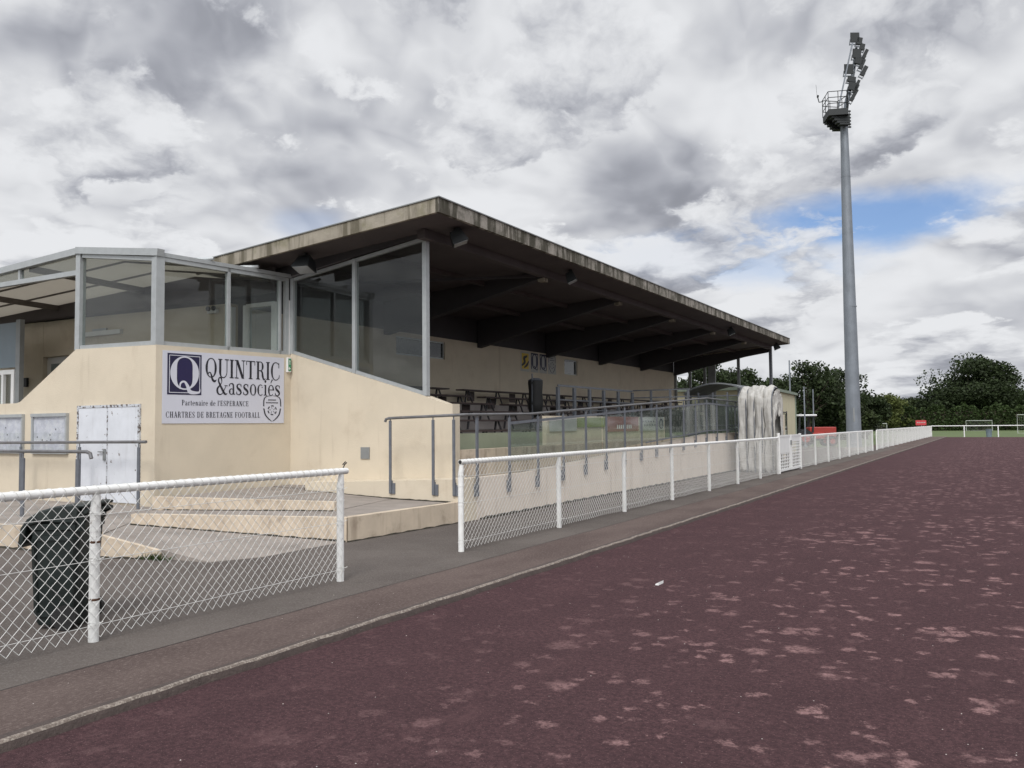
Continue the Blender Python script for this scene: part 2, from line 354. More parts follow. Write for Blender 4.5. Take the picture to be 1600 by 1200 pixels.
def bevel(o, wd=.01, seg=2):
    b = o.modifiers.new('b', 'BEVEL'); b.width = wd; b.segments = seg; b.limit_method = 'ANGLE'; return o
def tag(o, label=None, cat=None, group=None, kind=None):
    if label: o['label'] = label
    if cat: o['category'] = cat
    if group: o['group'] = group
    if kind: o['kind'] = kind
    return o
def thing(name, label, cat, loc=(0, 0, 0), rz=0., group=None):
    o = bpy.data.objects.new(name, None); S.collection.objects.link(o); o.location = loc; o.rotation_euler = (0, 0, rz)
    o.matrix_basis = Matrix.Translation(loc) @ Matrix.Rotation(rz, 4, 'Z'); o.empty_display_size = .2
    return tag(o, label, cat, group)
def dup(root, loc, rz=None, label=None, group=None):
    def cp(o, par):
        c = o.copy(); S.collection.objects.link(c); c.parent = par
        for ch in kids.get(o.name, []): cp(ch, c)
        return c
    kids = {}
    for o in S.collection.objects:
        if o.parent: kids.setdefault(o.parent.name, []).append(o)
    r = cp(root, None); r.location = loc
    if rz is not None: r.rotation_euler = (0, 0, rz)
    if label: r['label'] = label
    if group: r['group'] = group
    return r
# ------------------------------------------------------------------ ground
ZT = -.055
MB().box(-900, 900, -300, 1200, -.5, -.075).build('grass_ground', grassm)['kind'] = 'structure'
MB().box(-4.36, 60, -30, 98.5, -.3, ZT).build('running_track', trackm)['kind'] = 'structure'
MB().box(-5.19, -4.44, -30, 98.5, -.3, 0.0).build('path', pathm)['kind'] = 'structure'
MB().box(-60, -5.193, -30, 57.0, -.3, -.004).build('asphalt_yard', asph)['kind'] = 'structure'
MB().box(-7.2, -5.193, 57.0, 98.5, -.3, -.005).build('far_path', pathm)['kind'] = 'structure'
k = MB(); n = 900
prof = [(-4.442, -.25), (-4.442, .001), (-4.388, .003), (-4.370, -.001), (-4.360, -.012), (-4.352, -.035), (-4.335, -.075), (-4.335, -.25)]
for i in range(n+1):
    q = -12+ (60*i/750 if i < 750 else 60+50.5*(i-750)/150)
    wob_ = .006*sin(q*3.1)+.006*sin(q*7.7+1)+.004*sin(q*17)+random.uniform(-.003, .003); dz_ = random.uniform(-.003, .002)
    for a, (x, z) in enumerate(prof): k.v.append((x+(wob_ if 2 <= a <= 6 else 0), q, z+(dz_ if 2 <= a <= 5 else 0)))
m_ = len(prof)
for i in range(n):
    for a in range(m_-1): k.f.append((i*m_+a, i*m_+a+1, (i+1)*m_+a+1, (i+1)*m_+a))
smoothang(k.build('kerb', kerbm), 60)['kind'] = 'structure'
lipm = mat('pale_kerb_lip', (.16, .13, .11), .95, var=.25, vs=20, bump=1., bs=60, dirt=((.33, .29, .25), 45, .48, .60, .8))
le = MB(); le.v = []
for i in range(n+1):
    for a, dx, dz in ((2, .0, .0015), (3, 0, .002), (4, .0, .0015)):
        v_ = k.v[i*m_+a]; le.v.append((v_[0]+dx, v_[1], v_[2]+dz))
for i in range(n):
    for a in range(2): le.f.append((i*3+a, i*3+a+1, (i+1)*3+a+1, (i+1)*3+a))
le.build('kerb_lip', lipm)['kind'] = 'structure'
jm = mat('dark_joint', (.035, .028, .025), .95, var=.4, vs=9)
jb = MB(); jp = []; 
for i in range(400):
    q = -12+i*.27; jp.append((-5.191+.008*sin(q*1.7)+.006*sin(q*5.1), q, .0015))
for i in range(399):
    a, b_ = Vector(jp[i]), Vector(jp[i+1]); w0 = .005+.004*abs(sin(i*.9)); w1 = .005+.004*abs(sin((i+1)*.9))
    jb.quad((a.x-w0, a.y, a.z), (a.x+w0, a.y, a.z), (b_.x+w1, b_.y, b_.z), (b_.x-w1, b_.y, b_.z))
jb.build('path_joint', jm)['kind'] = 'structure'
# ------------------------------------------------------------------ grandstand
G = thing('grandstand', 'cream rendered football grandstand with flat projecting concrete roof, tiered benches and glazed side porch', 'grandstand', (-10, 12, 0))
Y0, Y1 = 11.8, 37.6
XF, XB = -7.97, -12.9          # front edge, back wall
# sloped end wall, stub towards the track, down to the ledge
ew = [(XF, Y0, 0), (XF, Y0, 1.935), (-8.12, Y0, 1.94), (-8.57, Y0, 2.09), (-11.72, Y0, 2.985), (-11.72, Y0, 0)]
MB().prism(ew, (0, .22, 0)).build('end_wall', stucco, G)
MB().prism([(x, Y1, z) for x, y_, z in ew], (0, .22, 0)).build('end_wall', stucco, G)
# porch box: angled sign wall, stair wall with diagonal shoulder
SA, SB = Vector((-12.05, 9.05, 0)), Vector((-11.72, 11.8, 0)); sdn = (SB-SA).normalized(); snm = Vector((sdn.y, -sdn.x, 0))
o = MB().prism([SA, SB, SB+Vector((0, 0, 2.96)), SA+Vector((0, 0, 2.96))], -snm*.2).build('sign_wall', stucco, G)
sw = [(-12.052, 9.05, 0), (-12.052, 9.05, 2.957), (-14.25, 9.05, 3.0), (-15.98, 9.05, 2.09), (-16.1, 9.05, 2.07), (-22, 9.05, 2.05), (-22, 9.05, 0)]
MB().prism(sw, (0, .2, 0)).build('stair_wall', stucco, G)
# porch inner floor and stair behind
MB().box(-14.2, -12.3, 9.27, 11.79, 1.6, 1.75).build('landing_floor', concrete, G)
# inner wall of porch (building end)
MB().prism([(-13.4, Y0, 1.7), (-13.4, Y0, 4.1), (-18.75, Y0, 4.17), (-18.75, Y0, 1.0)], (0, .2, 0)).build('inner_wall', stucco, G)
MB().prism([(-19.9, Y0, 1.0), (-19.9, Y0, 4.18), (-24, Y0, 4.2), (-24, Y0, 1.0)], (0, .2, 0)).build('inner_wall', stucco, G)
MB().box(-19.9, -18.75, Y0+.004, Y0+.2, 3.32, 4.17).build('inner_wall', stucco, G)
MB().box(-24, -13.4, Y0-.2, 30, 4.2, 4.45).build('back_roof', soffit, G)
MB().box(-24, -13.1, 12.0, 36, 0, 1.0).build('rear_block', stucco, G)
dd = MB().box(-19.88, -18.77, Y0+.1, Y0+.13, 1.0, 3.31).build('inner_door', white, G)
MB().box(-19.7, -18.95, Y0+.085, Y0+.098, 1.9, 3.15).build('pane', darkglass, dd)
MB().box(-24, -12.0, 11.62, 11.668, 4.18, 4.74).build('roof_upstand', soffit, G)
# back wall with openings
bw = MB()
def ywall(mb, x0, x1, ys, z0, z1, holes):
    # wall in a constant-X plane cut by rectangular holes (ya, yb, za, zb)
    cur = ys[0]
    for (ya, yb, za, zb) in holes:
        mb.box(x0, x1, cur, ya, z0, z1); mb.box(x0, x1, ya, yb, z0, za); mb.box(x0, x1, ya, yb, zb, z1); cur = yb
    mb.box(x0, x1, cur, ys[1], z0, z1)
ywall(bw, XB-.2, XB, (12.02, Y1), 1.0, 3.95, [(16.6, 18.75, 3.37, 3.84), (26.05, 27.1, 3.33, 3.86)])
bw.build('back_wall', stucco, G)
MB().box(XB-.18, XB-.02, 12.02, Y1, 3.95, 4.62).build('upper_wall', beamm, G)
for (ya, yb, za, zb) in [(16.6, 18.75, 3.37, 3.84), (26.05, 27.1, 3.33, 3.86)]:
    fr = MB(); fr.box(XB-.1, XB-.04, ya, yb, za, za+.04).box(XB-.1, XB-.04, ya, yb, zb-.04, zb).box(XB-.1, XB-.04, ya, ya+.04, za+.04, zb-.04).box(XB-.1, XB-.04, yb-.04, yb, za+.04, zb-.04)
    wo = fr.build('window', alu, G); MB().box(XB-.08, XB-.07, ya+.04, yb-.04, za+.04, zb-.04).build('pane', darkpane, wo)
# tiers
for i in range(7):
    xb = XB if i == 0 else -12.9-(-.95 if i else 0)+(-.0)
for i in range(6):
    x1_ = -11.95+.7*i; x0_ = XB if i == 0 else x1_-.7
    zt = 2.13-.215*i
    MB().box(x0_, x1_-.002, 12.025, Y1-.004, .3, zt).build('seating_tier', tierc if i < 4 else tierg, G)
MB().box(-8.45, -8.16, 12.025, 24, .3, .9).build('walkway', tierg, G)
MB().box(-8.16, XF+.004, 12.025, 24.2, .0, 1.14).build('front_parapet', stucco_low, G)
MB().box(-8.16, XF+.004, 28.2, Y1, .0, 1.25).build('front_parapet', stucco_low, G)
MB().box(-8.46, -8.42, 12.025, 17.5, .9, 1.42).build('lower_screen_wall', tierg, G)
# roof slab: top rises from the back to the front
RX0, RX1, RY0, RY1 = -13.35, -7.61, 10.9, 37.5
def rz(x): return 5.23+(x+7.61)*.0778
TH = .235
def slab(mb, xa, xb, ya, yb, dz0, dz1): return mb.hexa([(xa, ya, rz(xa)+dz0), (xb, ya, rz(xb)+dz0), (xb, yb, rz(xb)+dz0), (xa, yb, rz(xa)+dz0)], [(xa, ya, rz(xa)+dz1), (xb, ya, rz(xb)+dz1), (xb, yb, rz(xb)+dz1), (xa, yb, rz(xa)+dz1)])
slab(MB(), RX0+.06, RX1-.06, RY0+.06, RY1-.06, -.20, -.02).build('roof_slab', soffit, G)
o = slab(MB(), RX1-.06, RX1, RY0, RY1, -TH, .0).build('front_fascia', fascia, G)
slab(MB(), RX0, RX1-.062, RY0, RY0+.06, -TH, .0).build('gable_fascia', fascia2, G)
slab(MB(), RX0, RX1-.062, RY1-.06, RY1, -TH, .0).build('gable_fascia', fascia2, G)
slab(MB(), RX0-.03, RX1+.02, RY0-.02, RY1+.02, .0, .018).build('roof_edge_strip', darkalu, G)
XE = -8.47
ribs = [Y0+.12+4.28*i for i in range(7)]
for i, y in enumerate(ribs):
    d0, d1 = (.06, .26) if i == 0 else (.17, .80)
    pl = [(XE, y, rz(XE)-.201), (XE, y, rz(XE)-.2-d0), (XB+.02, y, rz(XB)-.2-d1), (XB+.02, y, rz(XB)-.201)]
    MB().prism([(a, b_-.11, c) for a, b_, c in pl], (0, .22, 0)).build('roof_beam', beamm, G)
    if 0 < i < 6:   # pale bearing plate where each beam meets the edge beam
        MB().box(XE-.13, XE+.02, y-.10, y+.10, rz(XE)-.45, rz(XE)-.37).build('beam_shoe', fascia2, G)
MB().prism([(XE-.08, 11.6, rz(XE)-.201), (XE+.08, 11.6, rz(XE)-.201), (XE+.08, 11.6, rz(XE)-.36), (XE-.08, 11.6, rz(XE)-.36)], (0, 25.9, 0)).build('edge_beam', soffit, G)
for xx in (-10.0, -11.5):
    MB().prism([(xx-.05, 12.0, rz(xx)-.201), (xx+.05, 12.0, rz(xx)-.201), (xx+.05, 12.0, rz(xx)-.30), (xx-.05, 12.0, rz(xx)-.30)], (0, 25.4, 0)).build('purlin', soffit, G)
# diagonal wind braces under the first and last bay
for (a, b_) in (((-8.6, 16.0), (-12.7, 12.2)),):
    MB().bar((a[0], a[1], rz(a[0])-.33), (b_[0], b_[1], rz(b_[0])-.40), .06, .06).build('wind_brace', beamm, G)
# infill between beam and roof on the gable, above the glass
MB().prism([(-8.56, Y0+.02, 4.93), (-8.56, Y0+.02, rz(-8.56)-.202), (-13.3, Y0+.02, rz(-13.3)-.202), (-13.3, Y0+.02, 4.30), (-11.72, Y0+.02, 4.47)], (0, .1, 0)).build('gable_infill', panelm, G)
# gable glazing
gz0 = lambda x: 2.09+(x+8.57)*-.2841
gz1 = lambda x: 4.88+(x+8.57)*.1365
def glazing(Yp, name='gable_glazing'):
    f = MB()
    xs = [-11.72, -10.16, -8.56]
    for i, x in enumerate(xs):
        wd = .075 if i < 2 else .085
        f.box(x-wd/2, x+wd/2, Yp-.05, Yp+.05, gz0(x)+.0, (gz1(x) if i < 2 else 5.0))
    for a, b_ in ((0, 1), (1, 2)):
        xa, xb = xs[a]+.04, xs[b_]-.045
        f.bar((xa, Yp, gz0(xa)+.035), (xb, Yp, gz0(xb)+.035), .08, .06); f.bar((xa, Yp, gz1(xa)-.03), (xb, Yp, gz1(xb)-.03), .08, .06)
    fo = f.build(name, alu, G)
    for a, b_ in ((0, 1), (1, 2)):
        xa, xb = xs[a]+.04, xs[b_]-.045
        MB().prism([(xa, Yp-.004, gz0(xa)+.06), (xb, Yp-.004, gz0(xb)+.06), (xb, Yp-.004, gz1(xb)-.05), (xa, Yp-.004, gz1(xa)-.05)], (0, .008, 0)).build('pane', darkglass, fo)
glazing(Y0+.06)
f = MB()
for x in (-12.85, -12.15, -11.45, -9.9, -8.47): f.box(x-.06, x+.06, Y1-.02, Y1+.08, 1.3, rz(x)-.2)
f.box(-12.8, -11.5, Y1+.0, Y1+.06, 3.15, 3.24).box(-11.3, -10.95, Y1-.0, Y1+.08, 1.2, 4.7)
f.build('far_glazing_frame', darkalu, G)
MB().prism([(-12.9, Y1-.05, 4.05), (-8.5, Y1-.05, 4.7), (-8.5, Y1-.05, 4.95), (-12.9, Y1-.05, 4.62)], (0, .1, 0)).build('far_gable_beam', beamm, G)
# porch glazing above sign wall and stair wall
pf = MB(); ZB = 2.96
PZ = 4.45
def sp(t_, z): p = SA+sdn*t_; return (p.x-snm.x*.08, p.y-snm.y*.08, z)
LS = (SB-SA).length
pf.bar(sp(.07, ZB), sp(.07, PZ), .15, .15, up=tuple(snm))
for t_, wd in ((1.42, .055), (2.55, .04), (LS-.06, .07)): pf.bar(sp(t_, ZB), sp(t_, PZ), wd, .09, up=tuple(snm))
pf.bar(sp(.15, ZB+.035), sp(LS-.1, ZB+.035), .09, .07); pf.bar(sp(.15, PZ-.03), sp(LS-.1, PZ-.03), .09, .07)
pf.bar(sp(.0, PZ+.045), sp(LS+.1, PZ+.045), .12, .07)
# door leaf glazing inside
# front face of porch (constant Y)
def fz(x): return 4.47+(-12.05-x)*.145 if x > -14.25 else 4.79-(-14.25-x)*.045
YP = 9.12
for x, wd in ((-14.25, .13),): pf.box(x-wd/2, x+wd/2, YP-.06, YP+.06, 2.99, fz(x))
pf.bar((-14.18, YP, 3.03), (-12.13, YP, 3.0), .09, .07)
pf.bar((-14.15, YP, fz(-14.2)-.09), (-12.15, YP, fz(-12.1)-.06), .09, .07)
pf.bar((-14.3, YP-.02, fz(-14.25)+.01), (-12.02, YP-.02, fz(-12.05)+.04), .14, .12)
pf.bar((-14.2, YP-.02, fz(-14.25)-.0), (-22, YP-.02, fz(-22)), .12, .12)
pf.bar((-14.32, YP, 4.40), (-22, YP, 4.42), .09, .09)
for x in (-16.15, -18.1, -20): pf.box(x-.03, x+.03, YP-.04, YP+.04, 4.44, fz(x)-.06)
# small end caps of the porch roof gutters
PF = pf.build('porch_frame', alu, G)
ppane = MB()
MB().prism([sp(.15, ZB+.07), sp(1.39, ZB+.07), sp(1.39, PZ-.065), sp(.15, PZ-.065)], -snm*.008).build('pane', glass, PF)
MB().prism([sp(1.45, ZB+.07), sp(2.53, ZB+.07), sp(2.53, PZ-.065), sp(1.45, PZ-.065)], -snm*.008).build('pane', glass, PF)
MB().prism([(-14.18, YP, 3.06), (-12.13, YP, 3.035), (-12.13, YP, fz(-12.1)-.09), (-14.18, YP, fz(-14.2)-.12)], (0, .008, 0)).build('pane', glass, PF)
for xa, xb in ((-16.12, -14.32), (-18.07, -16.18), (-19.97, -18.13)):
    MB().prism([(xa, YP, 4.45), (xb, YP, 4.45), (xb, YP, fz(xb)-.07), (xa, YP, fz(xa)-.07)], (0, .006, 0)).build('pane', glass, PF)
# porch roof: opal sheets with bars running along X, falling back towards the building
def prz(x, y): return fz(max(x, -22))-.0-(y-9.1)*.035
rs_ = MB()
for xa, xb in ((-14.25, -12.1), (-22, -14.25)):
    n = 3
    for i in range(n):
        ya, yb = 9.14+i*.87, 9.14+(i+1)*.87-.03
        rs_.hexa([(xa, ya, prz(xa, ya)), (xb, ya, prz(xb-.01, ya)), (xb, yb, prz(xb-.01, yb)), (xa, yb, prz(xa, yb))], [(xa, ya, prz(xa, ya)+.02), (xb, ya, prz(xb-.01, ya)+.02), (xb, yb, prz(xb-.01, yb)+.02), (xa, yb, prz(xa, yb)+.02)])
rs_.build('porch_roof_sheet', poly, G)
rb = MB()
for i in range(1, 4):
    y = 9.14+i*.87-.015
    rb.bar((-22, y, prz(-22, y)-.01), (-14.25, y, prz(-14.25, y)-.01), .025, .045); rb.bar((-14.25, y, prz(-14.25, y)-.01), (-12.1, y, prz(-12.1, y)-.01), .025, .045)
for x in (-15.9, -19): rb.bar((x, 9.15, prz(x, 9.15)-.07), (x, 11.78, prz(x, 11.78)-.07), .07, .12)
rb.build('porch_rafter', rafterm, G)
for t_ in (1.0, 1.95): a = Vector(sp(t_, PZ+.115)); MB().tube([a-Vector((.22, .1, 0)), a+Vector((.10, .05, 0))], .032, 10).build('gutter_end', alu, G)
# glazed door in the plane of the end wall between porch and stand
df = MB()
for x in (-13.38, -12.98, -12.12, -11.80): df.box(x-.04, x+.04, Y0-.02, Y0+.08, 1.76, 4.02)
df.box(-12.94, -12.16, Y0-.015, Y0+.075, 3.96, 4.04).box(-12.94, -12.16, Y0-.015, Y0+.075, 1.76, 2.0)
df.box(-12.94, -12.86, Y0-.012, Y0+.07, 2.0, 3.96).box(-12.24, -12.16, Y0-.012, Y0+.07, 2.0, 3.96)
dfo = df.build('glazed_door', white, G)
MB().box(-12.86, -12.24, Y0+.02, Y0+.03, 2.0, 3.96).build('pane', glass, dfo)
MB().box(-12.20, -12.10, Y0-.05, Y0-.02, 2.85, 3.0).build('handle', black, dfo)
# lower cupboard door with handle, frame
MB().box(-13.283, -13.257, 9.012, 9.019, .31, 1.93).build('door_edge', chip, G)
cd = MB().box(-14.09, -13.275, 9.02, 9.045, .31, 1.93).build('cupboard_door', doorw, G)
cd2 = MB().box(-13.265, -12.46, 9.02, 9.045, .31, 1.93).build('cupboard_door', doorw, G)
MB().box(-13.36, -13.30, 9.0, 9.018, 1.02, 1.22).bar((-13.33, 8.985, 1.17), (-13.47, 8.985, 1.17), .018, .018).build('handle', darkalu, cd)
fr = MB().box(-14.14, -14.095, 9.015, 9.049, .31, 1.98).box(-12.455, -12.41, 9.015, 9.049, .31, 1.98).box(-14.095, -12.455, 9.015, 9.049, 1.935, 1.98)
fr.build('door_frame', chip, G)
MB().box(-9.97, -9.77, Y0-.02, Y0-.001, .98, 1.19).build('service_hatch', darkalu, G)
# grey screen wall at the far left of the porch stair
sc = thing('screen_partition', 'blue grey panel partition with white window below at left edge', 'partition', (-18.7, 10.5, 1.0))
MB().box(-18.66, -18.50, 10.45, 10.55, 1.0, 4.0).build('frame_post', darkalu, sc)
MB().box(-22, -18.67, 10.47, 10.53, 2.95, 3.95).build('panel', bluegrey, sc)
wf = MB().box(-22, -18.68, 10.44, 10.5, 2.8, 2.9).box(-18.80, -18.69, 10.44, 10.5, 1.9, 2.8).box(-19.18, -19.10, 10.44, 10.5, 1.9, 2.8).build('window', white, sc)
MB().box(-22, -18.69, 10.5, 10.52, 1.5, 2.8).build('pane', darkglass, wf)
# ------------------------------------------------------------------ ramps and kerb walls
A = thing('access_ramp', 'cream walled concrete access ramp zigzagging up beside the grandstand end', 'ramp', (-9, 9, 0))
XR = -7.5
def poly_(pts, z0, name, m):   # pts with own top z
    n = len(pts); mb = MB(); mb.add([(x, y, z0) for x, y, z in pts]+[(x, y, z) for x, y, z in pts], [tuple(range(n))[::-1], tuple(range(n, 2*n))]+[(i, (i+1) % n, n+(i+1) % n, n+i) for i in range(n)])
    return mb.build(name, m, A)
# lower ramp (apron) rising to the left
poly_([(-10.33, 7.37, .262), (-9.52, 6.42, .262), (-8.72, 6.66, .10), (-7.95, 6.72, .004), (-7.68, 7.3, .004), (-7.68, 8.70, .006)], -.2, 'lower_ramp', concrete)
# landing on the left with pale kerb face
poly_([(-22, 6.2, .27), (-9.52, 6.40, .27), (-10.33, 7.37, .27), (-11.6, 8.7, .27), (-11.7, 9.04, .27), (-22, 9.04, .27)], -.2, 'landing', concrete)
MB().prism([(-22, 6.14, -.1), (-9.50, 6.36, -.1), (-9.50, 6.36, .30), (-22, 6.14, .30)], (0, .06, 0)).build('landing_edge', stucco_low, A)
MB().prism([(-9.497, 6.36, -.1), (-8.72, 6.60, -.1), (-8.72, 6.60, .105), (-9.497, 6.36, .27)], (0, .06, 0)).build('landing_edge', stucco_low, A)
# middle ramp strip
poly_([(-11.6, 8.7, .272), (-10.3, 7.40, .272), (-7.80, 8.86, .315), (-7.78, 10.0, .318), (-8.5, 9.5, .318)], -.2, 'middle_ramp', concrete)
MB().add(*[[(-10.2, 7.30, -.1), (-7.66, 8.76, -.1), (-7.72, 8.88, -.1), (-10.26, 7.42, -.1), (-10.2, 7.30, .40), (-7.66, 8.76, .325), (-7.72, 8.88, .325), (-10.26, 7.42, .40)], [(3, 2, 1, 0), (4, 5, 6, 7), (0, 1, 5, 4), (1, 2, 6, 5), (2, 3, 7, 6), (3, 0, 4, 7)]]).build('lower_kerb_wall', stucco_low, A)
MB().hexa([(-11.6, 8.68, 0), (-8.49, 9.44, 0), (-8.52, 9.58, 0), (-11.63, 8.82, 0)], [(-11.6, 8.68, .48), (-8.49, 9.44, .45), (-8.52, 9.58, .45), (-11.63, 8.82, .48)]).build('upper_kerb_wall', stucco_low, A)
# platform and upper ramp beside the ledge
poly_([(-8.49, 9.5, .317), (-7.79, 8.95, .317), (-7.79, 11.3, .317), (-8.9, 11.3, .33)], -.2, 'platform', concrete)
poly_([(-11.62, 8.84, .46), (-8.53, 9.585, .322), (-8.9, 11.3, .335), (-11.78, 11.3, .46)], -.2, 'upper_ramp', concrete)
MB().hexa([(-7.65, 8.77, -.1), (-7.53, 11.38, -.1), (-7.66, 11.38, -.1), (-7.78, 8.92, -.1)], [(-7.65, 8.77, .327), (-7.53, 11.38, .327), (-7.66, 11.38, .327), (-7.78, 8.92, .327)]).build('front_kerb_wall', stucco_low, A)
# ledge along the end wall
MB().hexa([(-10.9, 11.34, 0), (XR, 11.34, 0), (XR, Y0-.003, 0), (-10.9, Y0-.003, 0)], [(-10.9, 11.34, .56), (XR, 11.34, .69), (XR, Y0-.003, .70), (-10.9, Y0-.003, .57)]).build('ledge', stucco, A)
MB().box(-11.7, -10.93, 11.34, Y0-.003, 0, .47).build('step', concrete, A)
# long ramp wall in front of the stand
def rw(y): return .69 if y < 13.6 else (.69+(y-13.6)/11.1*.56 if y < 24.7 else 1.25)
ys = [Y0, 13.6, 24.7, 28.9]
pl = [(XR, Y0, -.1)]+[(XR, y, rw(y)) for y in ys]+[(XR, ys[-1], -.1)]
rampw = mat('pink_cream_render', (.63, .555, .475), .9, var=.05, vs=1.2, bump=.5, bs=60, dirt=((.27, .20, .15), 2.2, .55, .75, .5), streak=((.33, .26, .20), 4, .52, .74, .45))
MB().prism(pl, (-.15, 0, 0)).build('ramp_wall', rampw, A)
pl2 = [(-7.652, Y0, -.1)]+[(-7.652, y, rw(y)-.05) for y in ys]+[(-7.652, ys[-1], -.1)]
MB().prism(pl2, (-.31, 0, 0)).build('ramp_floor', concrete, A)
footm = mat('dark_foot_line', (.030, .026, .018), .95, var=.4, vs=20)  # thin uneven dark tubes laid along the foot of the walls
def footline(pts, r=.014):
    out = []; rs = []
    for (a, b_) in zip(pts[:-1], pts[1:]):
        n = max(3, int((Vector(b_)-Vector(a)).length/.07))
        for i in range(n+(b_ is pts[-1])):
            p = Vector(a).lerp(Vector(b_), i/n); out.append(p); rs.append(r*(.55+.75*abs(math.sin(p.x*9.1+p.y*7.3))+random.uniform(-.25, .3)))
    MB().tube(out, [max(.004, q) for q in rs], 6).build('foot_line', footm, A)
footline([(-7.49, Y0+.1, .0), (-7.49, 28.8, .0)], .03)
footline([(-11.6, 8.69, .272), (-8.50, 9.43, .318)])
footline([(-10.2, 7.30, .262), (-8.9, 8.05, .13), (-7.67, 8.75, .008)])
footline([(-7.64, 8.77, -.002), (-7.52, 11.38, -.002)])
footline([(-22, 6.13, .0), (-9.5, 6.35, .0), (-8.75, 6.58, 0)], .018)
footline([(-10.9, 11.335, .41), (-8.9, 11.335, .335), (-7.7, 11.335, .318)])
# ------------------------------------------------------------------ hand rails
HR = thing('handrail', 'long dark grey steel handrail along the ramp in front of the stand', 'handrail', (XR, 11.3, .7), 0)
def hz(y): return 1.74+(y-11.3)*.012 if y < 13.6 else (1.77+(y-13.6)*.0505 if y < 24.7 else 2.33-(y-24.7)*.015)
xr = XR+.05
pts = [(-9.02, 11.3, 1.64), (-9.0, 11.3, 1.685), (-8.94, 11.3, 1.70), (xr-.05, 11.3, 1.735), (xr, 11.36, 1.74)]+[(xr, y, hz(y)) for y in (13.6, 18, 24.7, 28.2)]
smoothang(MB().tube(pts, .024, 12).build('top_rail', railtop, HR))
posts = [(-8.92, 11.31), (-8.03, 11.31), (-7.62, 11.31)]
def flatpost(x, y, z0, z1, alongx=False):
    m = MB()
    a = (.022, .012) if not alongx else (.012, .022)
    m.box(x-.014 if alongx else x-.008, x+.014 if alongx else x+.008, y-.008 if alongx else y-.03, y+.008 if alongx else y+.03, z0, z1-.03)
    m.tube([(x, y, z1-.04), (x, y, z1)], .009, 6)
    return m
for x, y in posts:
    m = MB().bar((x, y, .43), (x, y, 1.66), .046, .022, up=(0, 1, 0)); m.tube([(x, y, 1.65), (x, y, 1.71)], .01, 6); m.box(x+.02, x+.085, 11.318, 11.338, .42, .60).box(x-.03, x+.03, 11.315, 11.337, .42, .64)
    m.build('post', railm, HR)
yy = 11.75; k = 0
while yy < 28.3:
    zt = hz(yy); zw = rw(yy)
    m = MB().box(xr-.012, xr+.012, yy-.032, yy+.032, zw-.30, zt-.06)
    m.tube([(xr, yy, zt-.07), (xr, yy, zt)], .011, 6)
    m.box(XR+.003, xr-.013, yy-.035, yy+.035, zw-.30, zw-.10)
    m.build('post', railm, HR); k += 1
    yy += 1.07
for ya, yb in ((12.85, 16.9), (16.9, 20.9), (20.9, 24.7), (24.7, 28.2)):
    MB().prism([(xr-.016, ya+.02, max(rw(ya)+.12, .9)), (xr-.016, yb-.02, rw(yb)+.12), (xr-.016, yb-.02, hz(yb)-.19), (xr-.016, ya+.02, hz(ya)-.19)], (.004, 0, 0)).build('plexiglass_panel', scratched, HR)
lr = MB()
lr.bar((xr, 12.8, hz(12.8)-.16), (xr, 24.7, hz(24.7)-.16), .014, .05); lr.bar((xr, 24.7, hz(24.7)-.161), (xr, 28.2, hz(28.2)-.16), .014, .05)
lr.bar((xr, 19.5, rw(19.5)+.12), (xr, 24.7, rw(24.7)+.10), .014, .03); lr.bar((xr, 24.7, rw(24.7)+.10), (xr, 28.2, rw(28)+.10), .014, .03)
lr.build('lower_rail', railm, HR)
# left hand rails
h1 = thing('handrail', 'dark grey handrail in front of the white cupboard door', 'handrail', (-12, 8.7, .3))
smoothang(MB().tube([(-20, 8.7, 1.31), (-11.80, 8.7, 1.35)], .026, 10).build('top_rail', railtop, h1))
for x in (-11.98, -13.55, -15.3, -17.2):
    MB().bar((x, 8.7, .27), (x, 8.7, 1.26), .06, .02, up=(0, 1, 0)).tube([(x, 8.7, 1.25), (x, 8.7, 1.33)], .011, 6).build('post', railm, h1)
h2 = thing('handrail', 'dark grey handrail nearest the wheelie bin, ending in a bent tip', 'handrail', (-12, 7.2, .3))
smoothang(MB().tube([(-20, 7.2, 1.22), (-11.05, 7.2, 1.245), (-10.97, 7.2, 1.22), (-10.94, 7.2, 1.15)], .026, 10).build('top_rail', railtop, h2))
for x in (-11.25, -12.6, -15.4, -18.2):
    MB().bar((x, 7.2, .27), (x, 7.2, 1.14), .075, .025, up=(0, 1, 0)).tube([(x, 7.2, 1.13), (x, 7.2, 1.22)], .012, 6).build('post', railm, h2)
# stairwell rail inside the stand
h3 = thing('handrail', 'grey steel guard rail round the stairwell among the benches', 'handrail', (-9.5, 19, 1.4))
m = MB()
for z in (2.56, 2.20, 1.95, 1.75): m.bar((-9.5, 18.8, z), (-9.5, 23.8, z), .03, .03 if z < 2.5 else .05)
for z in (2.58, 2.36): m.bar((-9.48, 23.8, z), (-7.7, 23.8, z), .035, .035)
m.build('rail_bar', railm, h3)
for y in (18.8, 19.75, 20.7, 21.65, 22.7, 23.8): MB().box(-9.53, -9.47, y-.06, y+.06, 1.3, 2.52).build('post', railm, h3)
for x in (-8.9, -8.3, -7.75): MB().box(x-.03, x+.03, 23.77, 23.83, 1.1, 2.56).build('post', railm, h3)
